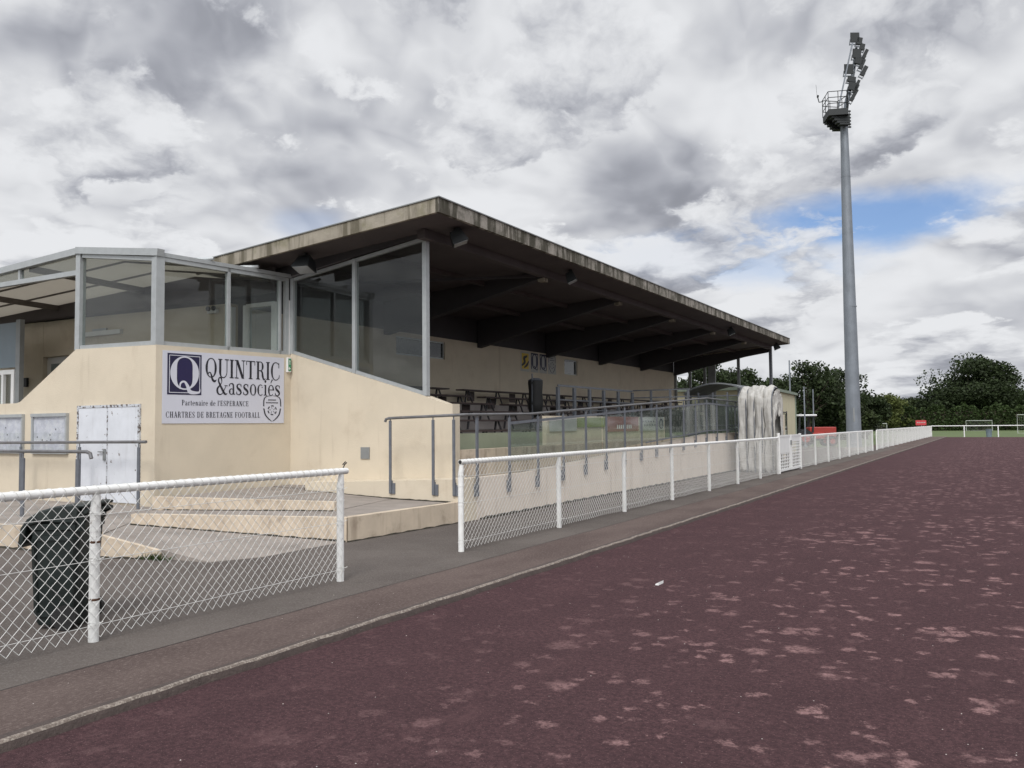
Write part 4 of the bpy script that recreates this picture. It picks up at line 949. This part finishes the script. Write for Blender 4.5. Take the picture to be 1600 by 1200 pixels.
# ------------------------------------------------------------------ wheelie bin
YAW = R_(29.95)
wb = thing('wheelie_bin', 'dark green wheelie bin with domed lid behind the near fence', 'bin', (-6.55, 4.05, 0), YAW)
mwb = wb.matrix_basis
def WB(p): return mwb @ Vector((p[0]*.78+.06, p[1]*.9, p[2]*.955))
def profile(pts, y0, y1, taper=0.):
    return [WB((a, y0, b_)) for a, b_ in pts], WB((0, y1, 0))-WB((0, y0, 0))
D0, D1 = -.25, .25
def loft(secs):  # list of (z, x0, x1, y0, y1) corner-cut sections
    mb = MB(); n = 8
    for (z, x0, x1, y0, y1) in secs:
        c = .035; mb.v += [tuple(WB(p)) for p in ((x0+c, y0, z), (x1-c, y0, z), (x1, y0+c, z), (x1, y1-c, z), (x1-c, y1, z), (x0+c, y1, z), (x0, y1-c, z), (x0, y0+c, z))]
    for i in range(len(secs)-1):
        for k_ in range(n): mb.f.append((i*n+k_, i*n+(k_+1) % n, (i+1)*n+(k_+1) % n, (i+1)*n+k_))
    mb.f.append(tuple(range(n))[::-1]); mb.f.append(tuple((len(secs)-1)*n+k_ for k_ in range(n))); return mb
o = loft([(.03, -.185, .20, -.19, .19), (.06, -.20, .215, -.20, .20), (.50, -.225, .235, -.22, .22), (.80, -.24, .25, -.235, .235), (.81, -.255, .262, -.25, .25), (.86, -.26, .265, -.252, .252)]).build('body', binm, wb); smoothang(o, 40)
# recessed side panel ribs
mb = MB()
for a, b_ in (((-.17, .12), (-.195, .74)), ((.18, .12), (.20, .74))): mb.bar(WB((a[0], -.208, a[1])), WB((b_[0], -.236, b_[1])), .035, .018, up=(0, 1, 0))
mb.bar(WB((-.20, -.236, .74)), WB((.20, -.236, .74)), .02, .03); mb.bar(WB((-.17, -.208, .12)), WB((.18, -.208, .12)), .02, .03)
mb.build('side_rib', binm, wb)
lidp = [(.33, .99), (.27, .985), (.25, .86), (-.10, .875), (-.25, .84), (-.28, .70), (-.325, .66), (-.335, .70), (-.31, .83), (-.25, .90), (-.13, .965), (.05, 1.005), (.24, 1.02), (.33, 1.015)]
ps, vec = profile(lidp, -.27, .27); o = MB().prism(ps, vec).build('lid', binm, wb); bevel(o, .012, 2)
MB().tube([WB((.32, -.24, .955)), WB((.32, .24, .955))], .016, 8).bar(WB((.26, -.2, .93)), WB((.33, -.2, .96)), .03, .05).bar(WB((.26, .2, .93)), WB((.33, .2, .96)), .03, .05).bar(WB((.275, -.235, .80)), WB((.275, -.235, .95)), .04, .05).build('handle', binm, wb)
for sy in (-.235, .235): MB().tube([WB((.13, sy-.025, .10)), WB((.13, sy+.025, .10))], .095, 18).build('wheel', black, wb)
# ------------------------------------------------------------------ players' tunnel: telescopic hoops with draped tarpaulin
tn = thing('players_tunnel', 'folded white tarpaulin players tunnel on hoops by the gate', 'tunnel', (-6.7, 26.6, 0))
from mathutils import noise as mn
TY0, TY1 = 26.9, 28.25
hoopx = [-7.12, -6.87, -6.62, -6.37, -6.06]
def hoop(x, y0, y1, H_, n=22):
    r = (y1-y0)/2; c = (y0+y1)/2; zs = H_-r*.72; out = [(x, y0, zs*k_/12) for k_ in range(12)]
    for i in range(n+1): a = pi-pi*i/n; out.append((x, c+r*cos(a), zs+r*.72*sin(a)))
    return out+[(x, y1, zs*k_/12) for k_ in range(11, -1, -1)]
for x in hoopx: MB().tube(hoop(x, TY0, TY1, 2.70), .018, 6).build('hoop', railm, tn)
cols = 61; skin = MB()
for i in range(cols):
    t = i/(cols-1); x = hoopx[0]+(hoopx[-1]-hoopx[0])*t; ph = (t*4) % 1
    hp = hoop(x, TY0, TY1, 2.72); rowsn = len(hp)
    for j, p in enumerate(hp):
        up_ = max(.12, min(1, (p[2]-1.2)/1.1))
        bul = (.085*abs(sin(pi*ph))**.5-.02)*up_+.03*mn.noise(Vector((x*5, p[1]*2, p[2]*1.2)))
        cz = (0, (TY0+TY1)/2, 1.6); d = Vector((0, p[1]-cz[1], max(0, p[2]-cz[2]))).normalized()
        wr_ = .05*mn.noise(Vector((x*9+p[2]*2.5, p[1]*3, p[2]*4.5)))+.025*mn.noise(Vector((x*22, p[1]*7+p[2]*3, p[2]*9)))
        sag = .07*max(0, sin(x*11+p[2]*1.2))*(1-up_)
        q = Vector(p)+d*(bul+wr_+sag*(-1))
        skin.v.append((q.x+.05*mn.noise(Vector((x*3, p[2]*3, 7))), q.y, max(.03+.05*sin(i*.7), q.z)))
for i in range(cols-1):
    for j in range(rowsn-1):
        zz_ = skin.v[i*rowsn+j][2]; ph = (i/(cols-1)*4+.5) % 1
        if zz_ < 1.75+.5*mn.noise(Vector((i*.11, 2.2, 0))) and abs(ph-.5) < .035+.05*max(0, mn.noise(Vector((i*.3, zz_*1.4, 9)))) and 0 < i < cols-2: continue
        a = i*rowsn+j; skin.f.append((a, a+1, a+rowsn+1, a+rowsn))
o = skin.build('tarpaulin', cloth, tn); smoothang(o, 70); sm_ = o.modifiers.new('s', 'SOLIDIFY'); sm_.thickness = .008
cu = MB(); nU, nV = 40, 26
for i in range(nU+1):
    u = i/nU; y = TY0-.02+1.39*u
    top = 2.66-.42*abs(u-.5)**1.5*2.2
    ln = .50+.9*max(0, mn.noise(Vector((u*5.5, 3.1, 0))))+.35*abs(sin(u*5.4))+(1.6 if u < .07 or u > .86 else 0)
    for j in range(nV+1):
        v_ = j/nV; cu.v.append((-6.03+.09*mn.noise(Vector((u*9, v_*2, 1)))+.04*mn.noise(Vector((u*25, v_*5, 1))), y+.10*mn.noise(Vector((u*4, v_*3, 5))), top-ln*v_))
for i in range(nU):
    for j in range(nV): a = i*(nV+1)+j; cu.f.append((a, a+1, a+nV+2, a+nV+1))
o = cu.build('curtain', cloth, tn); smoothang(o, 70)
m = MB()
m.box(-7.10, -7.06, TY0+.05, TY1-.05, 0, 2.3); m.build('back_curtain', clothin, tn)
for y in (27.15, 27.5, 27.85): MB().box(-6.75, -6.71, y-.07, y+.07, 0, 2.1).build('strut', railm, tn)
# glazed shelter with curved roof next to the tunnel
sh_ = thing('shelter', 'grey glazed shelter with curved sheet roof at the ramp end', 'shelter', (-8.1, 28.5, 0))
n = 12; arc = []
for i in range(n+1): u = i/n; arc.append((-9.25+2.25*u, 27.9, 2.62+.33*sin(pi*u)**.8))
arc2 = [(x, y, z-.05) for x, y, z in arc][::-1]
rf = MB()
rf.prism(arc+arc2, (0, 2.6, 0)); smoothang(rf.build('roof', sheetg, sh_), 30)
m = MB()
for x in (-9.2, -8.75, -8.25, -7.75, -7.3, -7.05): m.box(x-.025, x+.025, 27.95, 28.0, .0, 2.62)
for z in (1.18, 1.5, 2.5): m.box(-9.17, -7.08, 27.955, 27.995, z-.02, z+.02)
for x in (-9.2, -7.05): m.box(x-.02, x+.02, 28.0, 30.4, 2.50, 2.55)
for x in (-9.2, -7.05): m.box(x-.025, x+.025, 30.4, 30.45, 0, 2.62)
m.build('frame', railm, sh_)
MB().box(-9.17, -7.08, 27.97, 27.975, 0, 2.45).build('pane', scratched, sh_)
MB().box(-9.17, -7.08, 30.42, 30.43, 0, 2.6).build('rear_panel', scratched, sh_)
MB().box(-9.2, -7.05, 28.1, 30.35, -.02, .01).build('floor', concrete, sh_)
# ------------------------------------------------------------------ far cream building, grille gate, poles
cb = thing('clubhouse', 'pale yellow flat sided building with grey green roof trim beyond the stand', 'building', (-9.2, 42, 0))
MB().prism([(-9, 39.2, 0), (-9, 45.3, 0), (-9, 45.3, 3.02), (-9, 39.2, 3.14)], (-6, 0, 0)).build('wall', cream2, cb)
MB().prism([(-8.88, 39.0, 3.12), (-8.88, 45.45, 3.0), (-8.88, 45.45, 3.12), (-8.88, 39.0, 3.26)], (-6.3, 0, 0)).build('roof', greenedge, cb)
MB().box(-9.0, -8.95, 45.22, 45.32, 0, 3.0).build('corner_trim', greenedge, cb)
gg = thing('mesh_gate', 'dark metal grille gate panel beside the tunnel', 'gate', (-8.3, 38.2, 0))
m = MB()
for y in (36.5, 37.3, 38.1, 38.95, 39.8): m.box(-8.32, -8.28, y-.03, y+.03, 0, 2.1)
for z in (.15, .6, .95, 1.3, 2.05): m.box(-8.315, -8.285, 36.5, 39.8, z-.025, z+.025)
m.build('frame', beamm, gg); MB().box(-8.31, -8.29, 36.53, 39.77, .2, 2.0).build('mesh_panel', darkglass, gg)
for (x, y, h_, r_, lb) in ((-10.2, 50, 5.2, .05, 'thin grey pole behind the shelter roof'), (-10.55, 56, 3.9, .05, 'short grey pole nearest the clubhouse corner'), (-10.9, 61, 3.9, .05, 'short grey pole left of the red tractor cab')):
    t = thing('pole', lb, 'pole', (x, y, 0)); smoothang(MB().tube([(x, y, 0), (x, y, h_)], [r_, r_*.8], 8).build('shaft', greyp, t)); MB().tube([(x, y, 0), (x, y, .12)], r_*2.2, 8).build('base', greyp, t)
# ------------------------------------------------------------------ tractor
tr = thing('tractor', 'small red tractor with white cab roof beyond the fence', 'tractor', (-10.75, 58, 0), R_(30))
mt = tr.matrix_basis
def TR(p): return mt @ Vector(p)
def tbox(x0, x1, y0, y1, z0_, z1_): return MB().hexa([TR((x0, y0, z0_)), TR((x1, y0, z0_)), TR((x1, y1, z0_)), TR((x0, y1, z0_))], [TR((x0, y0, z1_)), TR((x1, y0, z1_)), TR((x1, y1, z1_)), TR((x0, y1, z1_))])
bevel(tbox(.0, 1.75, -.4, .4, .62, 1.28).build('hood', red, tr), .05); bevel(tbox(-.2, .9, -.55, .55, .5, .9).build('mudguard', red, tr), .04)
m = MB()
for x in (-.75, .15):
    for y in (-.45, .45): m.bar(TR((x, y, .7)), TR((x+.08, y, 2.0)), .10, .10)
m.bar(TR((-.7, -.5, 1.97)), TR((.3, -.5, 1.97)), .06, .06).bar(TR((-.7, .5, 1.97)), TR((.3, .5, 1.97)), .06, .06); m.build('cab_frame', lampm, tr); bevel(tbox(-.75, .45, -.52, .52, 2.0, 2.12).build('cab_roof', white, tr), .04)
tbox(-.6, -.1, -.25, .25, .7, 1.15).build('seat', black, tr)
for x, r_ in ((-.4, .55), (1.35, .34)):
    for y in (-.62, .62): wo = MB().tube([TR((x, y-.13, r_)), TR((x, y+.13, r_))], r_, 20).build('wheel', black, tr); MB().tube([TR((x, y-.14, r_)), TR((x, y+.14, r_))], r_*.5, 14).build('rim', red, wo)
# ------------------------------------------------------------------ floodlight mast
MX, MY = -7.08, 52.0
ms = thing('floodlight_mast', 'tall tapered grey steel floodlight mast with service basket and lamps', 'floodlight mast', (MX, MY, 0), YAW)
mm = ms.matrix_basis
def MM(x, z, y=0.): return mm @ Vector((x-(19.2-z)*0.0, y, z))
o = MB().tube([MM(0, 0), MM(-.01, 6), MM(-.02, 8.3), MM(-.03, 16), MM(-.04, 19.3)], [.42, .37, .35, .26, .21], 32).build('shaft', greyp, ms); smoothang(o)
MB().tube([MM(0, 8.3), MM(0, 8.36)], .362, 24).tube([MM(-.03, 16.0), MM(-.03, 16.06)], .268, 24).build('joint_ring', greyp, ms)
MB().bar(MM(-.05, 1.6, -.385), MM(-.05, 2.4, -.375), .24, .03).build('hatch', darkalu, ms)
MB().bar(MM(0, -.1), MM(0, .12), 1.1, 1.1, up=(0, 1, 0)).build('base_plate', concrete, ms)
def lc(cx, cz): return (cx-485)*.0056, 19.2+(1080-cz)*.0056
# basket
def poly_z(m, pts, z0_, z1_):
    n = len(pts); m.add([MM(x, z0_, y) for x, y in pts]+[MM(x, z1_, y) for x, y in pts], [tuple(range(n))[::-1], tuple(range(n, 2*n))]+[(i, (i+1) % n, n+(i+1) % n, n+i) for i in range(n)])
deck = [(-1.22, -.75), (-.15, -.95), (.12, -.1), (-.1, .75), (-1.05, .6)]
m = MB(); poly_z(m, deck, 19.45, 19.82)
for i, (a, b_) in enumerate(((-1.0, 19.35), (-.85, 19.2), (-.7, 19.05), (-.55, 18.95))): m.bar(MM(a, b_+.05, -.5), MM(.05, b_+.05, -.5), .35, .13); m.bar(MM(a, b_+.05, .35), MM(.05, b_+.05, .35), .35, .13)
m.build('deck', lampm, ms)
m = MB()
for z in (20.85, 20.5, 20.15):
    for i in range(5): a, b_ = deck[i], deck[(i+1) % 5]; m.tube([MM(a[0], z, a[1]), MM(b_[0], z, b_[1])], .022, 6)
for i in range(5):
    a, b_ = deck[i], deck[(i+1) % 5]
    for q in (0, .5): m.tube([MM(a[0]+(b_[0]-a[0])*q, 19.8, a[1]+(b_[1]-a[1])*q), MM(a[0]+(b_[0]-a[0])*q, 20.86, a[1]+(b_[1]-a[1])*q)], .022, 6)
m.build('basket_rail', lampm, ms)
m = MB().tube([MM(*lc(265, 835)), MM(*lc(222, 845)), MM(*lc(208, 790))], .03, 6).tube([MM(*lc(208, 790)), MM(*lc(212, 770))], .06, 8).tube([MM(*lc(202, 785)), MM(*lc(194, 655))], .008, 5); m.build('antenna', lampm, ms)
MB().tube([MM(*lc(405, 920), -.3), MM(*lc(572, 230), -.3)], .045, 8).build('lamp_arm', greyp, ms)
MB().tube([MM(*lc(495, 1010), .1), MM(*lc(520, 850), .1), MM(*lc(600, 520), .1), MM(*lc(640, 250), .1)], [.15, .14, .11, .08], 12).build('lamp_arm', greyp, ms)
m = MB()
for cz in (950, 985, 1020, 1055, 1090, 1120): m.bar(MM(*lc(512, cz), -.1), MM(*lc(545, cz), -.1), .05, .09)
m.bar(MM(*lc(530, 940), -.1), MM(*lc(530, 1130), -.1), .04, .04); m.build('ladder', lampm, ms)
def lamp(cx, cz, wd, ht, tilt, dep=.28, y=-.25):
    x, z = lc(cx, cz); c = MM(x, z, y); w2, h2 = wd*.0056/2, ht*.0056/2
    Rm = mm.to_3x3() @ Matrix.Rotation(R_(tilt), 3, 'Y')
    ax, ay, az_ = Rm @ Vector((1, 0, 0)), Rm @ Vector((0, 1, 0)), Rm @ Vector((0, 0, 1))
    lo = [c+ax*sx_*w2+az_*sz_*h2 for sx_, sz_ in ((-1, -1), (1, -1), (1, 1), (-1, 1))]; hi = [c+ay*dep+ax*sx_*w2*.6+az_*sz_*h2*.6 for sx_, sz_ in ((-1, -1), (1, -1), (1, 1), (-1, 1))]
    L_ = MB().hexa(lo, hi).build('lamp', lampm, ms)
    MB().prism([c-ay*.012+(p-c)*.9 for p in lo], -ay*.005).build('lens', lampm, L_)
    MB().bar(c+ax*w2*1.05-az_*h2*.3, c+ay*dep*.5+ax*w2*1.05-az_*(h2+.12), .04, .02).bar(c-ax*w2*1.05-az_*h2*.3, c+ay*dep*.5-ax*w2*1.05-az_*(h2+.12), .04, .02).bar(c+ay*.1-ax*w2-az_*(h2+.08), c+ay*.1+ax*w2-az_*(h2+.08), .06, .05).build('bracket', greyp, L_)
for a in ((603, 168, 96, 108, 0), (528, 508, 98, 108, 0), (618, 340, 92, 100, 4), (640, 420, 90, 70, 14), (650, 205, 60, 80, 12), (680, 268, 50, 70, 14), (708, 345, 34, 110, 26), (672, 455, 40, 120, 24), (690, 528, 44, 120, 28),
          (555, 615, 90, 60, 10), (560, 690, 80, 90, 12), (612, 680, 30, 120, 24), (575, 790, 36, 150, 30), (600, 720, 34, 110, 26)): lamp(*a)
# ------------------------------------------------------------------ trees and hedge
def crown(mb, c, rx, ry, rz_, nblob, nleaf, ls, seed, flat=.0):
    rnd = random.Random(seed); c = Vector(c); blobs = []
    for i in range(nblob):
        while True:
            p = Vector((rnd.uniform(-1, 1), rnd.uniform(-1, 1), rnd.uniform(-1, 1)))
            if .35 < p.length < 1: break
        k_ = rnd.uniform(.20, .36); blobs.append((Vector((p.x*rx, p.y*ry, p.z*rz_))*(1-k_*.6), k_))
    for i in range(nleaf):
        b_, k_ = blobs[rnd.randrange(nblob)]
        d = Vector((rnd.gauss(0, 1), rnd.gauss(0, 1), rnd.gauss(0, 1))).normalized()*(rnd.random()**.45)
        p = c+b_+Vector((d.x*rx*k_, d.y*ry*k_, d.z*rz_*k_*.8))*1.25
        s = ls*rnd.uniform(.5, 1.3); a = Vector((rnd.gauss(0, 1), rnd.gauss(0, 1), rnd.gauss(0, 1))).normalized(); b2 = a.cross(Vector((rnd.gauss(0, 1), rnd.gauss(0, 1), rnd.gauss(0, 1)))).normalized()
        o0 = len(mb.v); mb.v += [tuple(p+a*s), tuple(p+b2*s*.6), tuple(p-a*s), tuple(p-b2*s*.6)]; mb.f.append((o0, o0+1, o0+2, o0+3))
    return blobs
def tree(x, y, h_, w_, label, lm, seed, low=.12, nleaf=9000, ls=.22, nblob=42, group='trees beyond the track', name='tree'):
    t = thing(name, label, 'tree', (x, y, -.07), group=group); mb = MB(); zc_ = h_*(low+1)/2
    bl = crown(mb, (x, y, zc_), w_/2, w_/2*.8, h_*(1-low)/2, nblob, nleaf, ls, seed)
    mb.build('crown', lm, t)
    tk = MB(); rnd = random.Random(seed+5); lean = rnd.uniform(-.3, .3)
    tk.tube([(x, y, -.1), (x+lean*.3, y, h_*.2), (x+lean, y, h_*.5), (x+lean*1.4, y, h_*.8)], [h_*.035, h_*.027, h_*.018, h_*.006], 8)
    for b_, k_ in bl[:14]:
        z0_ = h_*rnd.uniform(.18, .45); tk.tube([(x+lean*z0_/h_, y, z0_), (x+b_.x*.5, y+b_.y*.5, (z0_+zc_+b_.z)/2+.2), (x+b_.x, y+b_.y, zc_+b_.z)], [h_*.014, h_*.009, h_*.003], 5)
    tk.build('trunk', bark, t); return t
def px2x(px, Y): # direction of a photo column on the ground plan
    a = R_(29.95)-math.atan((px-800)/F); return -Y*math.tan(a)
def hgt(py, px, Y): # height seen at that picture row
    a = R_(29.95)-math.atan((px-800)/F); hor = 658+(1553-px)*.0096; dist = Y/cos(a)*cos(R_(29.95)-a); return 1.55+(hor-py)*dist/F
T_ = [(1068, 585, 66, 5, 'dark tree seen through the far glazing of the stand', leaf_dark), (1112, 563, 70, 6.0, 'dark tree rising behind the shelter roof', leaf_dark), (1160, 575, 74, 5.5, 'dark tree behind the thin grey pole', leaf_dark),
      (1208, 585, 78, 4.5, 'ragged dark tree left of the clubhouse corner', leaf_dark), (1262, 566, 80, 7.5, 'broad dark tree between clubhouse and mast', leaf_dark), (1310, 576, 84, 6.0, 'dark tree directly behind the mast', leaf_dark), (1352, 612, 88, 4.5, 'low dark tree just right of the mast', leaf_dark)]
for i, (px, py, Y, wd, lb, lm) in enumerate(T_): tree(px2x(px, Y), Y, hgt(py, px, Y)+.25, wd, lb, lm, 20+i, low=.16, nleaf=7000, ls=.16, nblob=36)
tree(px2x(1338, 66), 66, hgt(628, 1338, 66), 2.6, 'olive green bushy tree close behind the mast foot', leaf_mid, 55, low=.0, nleaf=5000, ls=.12)
T2 = [(1376, 614, 168, 8, 'yellow green tree left of the dark bushes', leaf_yel), (1402, 624, 172, 7, 'yellow green tree thinning towards the dark bushes', leaf_yel)]
for i, (px, py, Y, wd, lb, lm) in enumerate(T2): tree(px2x(px, Y), Y, hgt(py, px, Y)+.2, wd, lb, lm, 70+i, low=.0, nleaf=6000, ls=.24)
tree(px2x(1424, 195), 195, hgt(620, 1424, 195), 9, 'low olive tree far off left of the big oak', leaf_mid, 81, low=0, nleaf=5000, ls=.28)
tree(px2x(1458, 184), 184, hgt(606, 1458, 184), 7.5, 'dark lower tree joined to the left of the big oak', leaf_dark, 82, low=0, nleaf=6000, ls=.26)
tree(px2x(1516, 182), 182, hgt(556, 1516, 182), 17.5, 'big round dark oak standing over the hedge', leaf_dark, 84, low=.05, nleaf=24000, ls=.28, nblob=74, name='oak_tree')
tree(px2x(1590, 190), 190, hgt(606, 1590, 190), 11, 'dark tree at the right edge beside the big oak', leaf_dark, 85, low=0, nleaf=7000, ls=.3)
tree(px2x(1640, 196), 196, hgt(600, 1640, 196), 14, 'dark tree beyond the right edge of the picture', leaf_dark, 86, low=0, nleaf=7000, ls=.3)
def hedge(xa, xb, Y, h_, label, lm, n, seed, ls=.13):
    t = thing('hedge', label, 'hedge', ((xa+xb)/2, Y, -.07)); rnd = random.Random(seed); mb = MB()
    for i in range(n):
        x = rnd.uniform(xa, xb); th = h_*(1+.10*sin(x*1.3+seed)+.06*sin(x*3.7)); face = rnd.random()
        if face < .6: p = (x, Y-.7+rnd.gauss(0, .10), rnd.uniform(-.05, th))
        elif face < .95: p = (x, Y+rnd.uniform(-.75, .75), th+rnd.gauss(0, .09))
        else: p = (x, Y+rnd.uniform(-.7, .7), th+abs(rnd.gauss(0, .28)))
        p = Vector(p); s = ls*rnd.uniform(.6, 1.4); a = Vector((rnd.gauss(0, 1), rnd.gauss(0, 1), rnd.gauss(0, 1))).normalized(); b2 = a.cross(Vector((rnd.gauss(0, 1), rnd.gauss(0, 1), rnd.gauss(0, 1)))).normalized()
        o0 = len(mb.v); mb.v += [tuple(p+a*s), tuple(p+b2*s*.7), tuple(p-a*s), tuple(p-b2*s*.7)]; mb.f.append((o0, o0+1, o0+2, o0+3))
    mb.build('foliage', lm, t)
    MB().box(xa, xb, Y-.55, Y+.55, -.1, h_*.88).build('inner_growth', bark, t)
hedge(-30, 45, 171, 3.9, 'long clipped green hedge across the far end of the ground', leaf_hedge, 30000, 1, .2)
hedge(-24, -11, 84, 2.2, 'dark hedge behind the tractor and the mast foot', leaf_dark, 9000, 2)
# far treeline mass
fl = MB(); rnd = random.Random(9)
for i in range(26): crown(fl, (-260+i*20, 290+rnd.uniform(-10, 10), 4.0), 14, 8, rnd.uniform(4.5, 7), 12, 900, .8, 200+i)
tag(fl.build('treeline', leaf_dark), 'distant dark treeline along the horizon', 'treeline', kind='stuff')
# ------------------------------------------------------------------ far pitch furniture
def goal(x, y, wd, h_, label, rz_=0.):
    t = thing('football_goal', label, 'goal', (x, y, -.07), rz_, 'small football goals on the far grass'); g = t.matrix_basis
    W_ = lambda a, b_, c: g @ Vector((a, b_, c))
    MB().tube([W_(0, 0, 0), W_(0, 0, h_), W_(wd, 0, h_), W_(wd, 0, 0)], .06, 6).build('frame', goalm, t)
    MB().tube([W_(0, 0, h_), W_(0, .5, h_), W_(0, 1.1, 0), W_(wd, 1.1, 0), W_(wd, .5, h_), W_(wd, 0, h_)], .03, 6).build('net_support', goalm, t)
    m = MB()
    for i in range(1, int(wd/.25)): m.bar(W_(i*.25, .5, h_), W_(i*.25, 1.1, 0), .008, .008)
    for q in range(1, 7): m.bar(W_(0, .5+.6*q/7, h_*(1-q/7)), W_(wd, .5+.6*q/7, h_*(1-q/7)), .008, .008)
    m.build('net', goalm, t)
goal(px2x(1348, 118), 118, 2.8, 1.45, 'small white goal just right of the mast foot', .2)
goal(px2x(1508, 163), 163, 3.9, 1.75, 'small white goal under the big oak', .1)
goal(px2x(1588, 128), 128, 7.3, 2.44, 'larger white goal cut by the right edge', .0)
rs = thing('red_sign', 'small red sign board on a post behind the far mesh fence', 'sign', (px2x(1438, 92), 92, 0)); x = px2x(1438, 92)
MB().box(x-.5, x+.45, 91.98, 92.02, 1.22, 1.72).build('board', redsign, rs); MB().box(x-.03, x+.03, 92.03, 92.07, 0, 1.3).build('post', alu, rs)
c = MB(); s_ = Sheet((x-.5, 91.975, 1.22), (1, 0, 0), (0, 0, 1), (0, -1, 0)); [bar2(c, s_, .12+.16*i, .27, .22+.16*i, .27, .10) for i in range(5)]; c.build('print', palewhite, rs)
gb = thing('litter_bin', 'grey litter bin by a post of the far rail fence', 'bin', (px2x(1543, 99.2), 99.2, 0)); x = px2x(1543, 99.2)
smoothang(MB().tube([(x, 99.3, -.07), (x, 99.3, .75)], [.26, .30], 14).build('body', bluegrey, gb)); smoothang(MB().tube([(x, 99.3, .75), (x, 99.3, .80)], [.32, .28], 14).build('rim', black, gb))
t = MB().hexa([(-2.99, 8.02, ZT+.001), (-2.955, 8.02, ZT+.001), (-2.955, 8.16, ZT+.001), (-2.99, 8.16, ZT+.001)], [(-2.99, 8.02, ZT+.012), (-2.955, 8.02, ZT+.03), (-2.955, 8.16, ZT+.03), (-2.99, 8.16, ZT+.012)]).build('paper_scrap', litter_m)
tag(t, 'small white paper scrap lying on the purple track', 'litter')
# weeds at the foot of the ramp kerb
wd_ = MB(); rnd = random.Random(4)
for i in range(160):
    x = -8.8+rnd.gauss(0, .12); y = 6.58+rnd.gauss(0, .04); p = Vector((x, y, -.0)); d = Vector((rnd.gauss(0, .05), rnd.gauss(0, .05), rnd.uniform(.03, .10))); s_ = Vector((.006, .004, 0)); o0 = len(wd_.v); wd_.v += [tuple(p-s_), tuple(p+s_), tuple(p+d)]; wd_.f.append((o0, o0+1, o0+2))
tag(wd_.build('weed_tuft', leaf_hedge), 'tuft of weeds growing at the foot of the ramp kerb', 'weeds')

# loose pale grit on track and path
gm = mat('pale_grit', (.42, .37, .35), .9, var=.3, vs=50)
rnd = random.Random(12); gr = MB()
for i in range(420):
    y = rnd.uniform(1.5, 16)**1.0; x = rnd.uniform(-5.6, 4.5)
    z = ZT if x > -4.33 else 0.0
    if -4.5 < x < -4.3: continue
    r = rnd.uniform(.0014, .0034); a = rnd.uniform(0, 3)
    c, d = cos(a)*r*1.5, sin(a)*r*1.5
    gr.add([(x+c, y+d, z), (x-d, y+c, z), (x-c, y-d, z), (x+d, y-c, z), (x, y, z+r*1.1)], [(0, 1, 4), (1, 2, 4), (2, 3, 4), (3, 0, 4)])
tag(gr.build('grit', gm), 'loose pale grit scattered on the track and path', 'grit', kind='stuff')
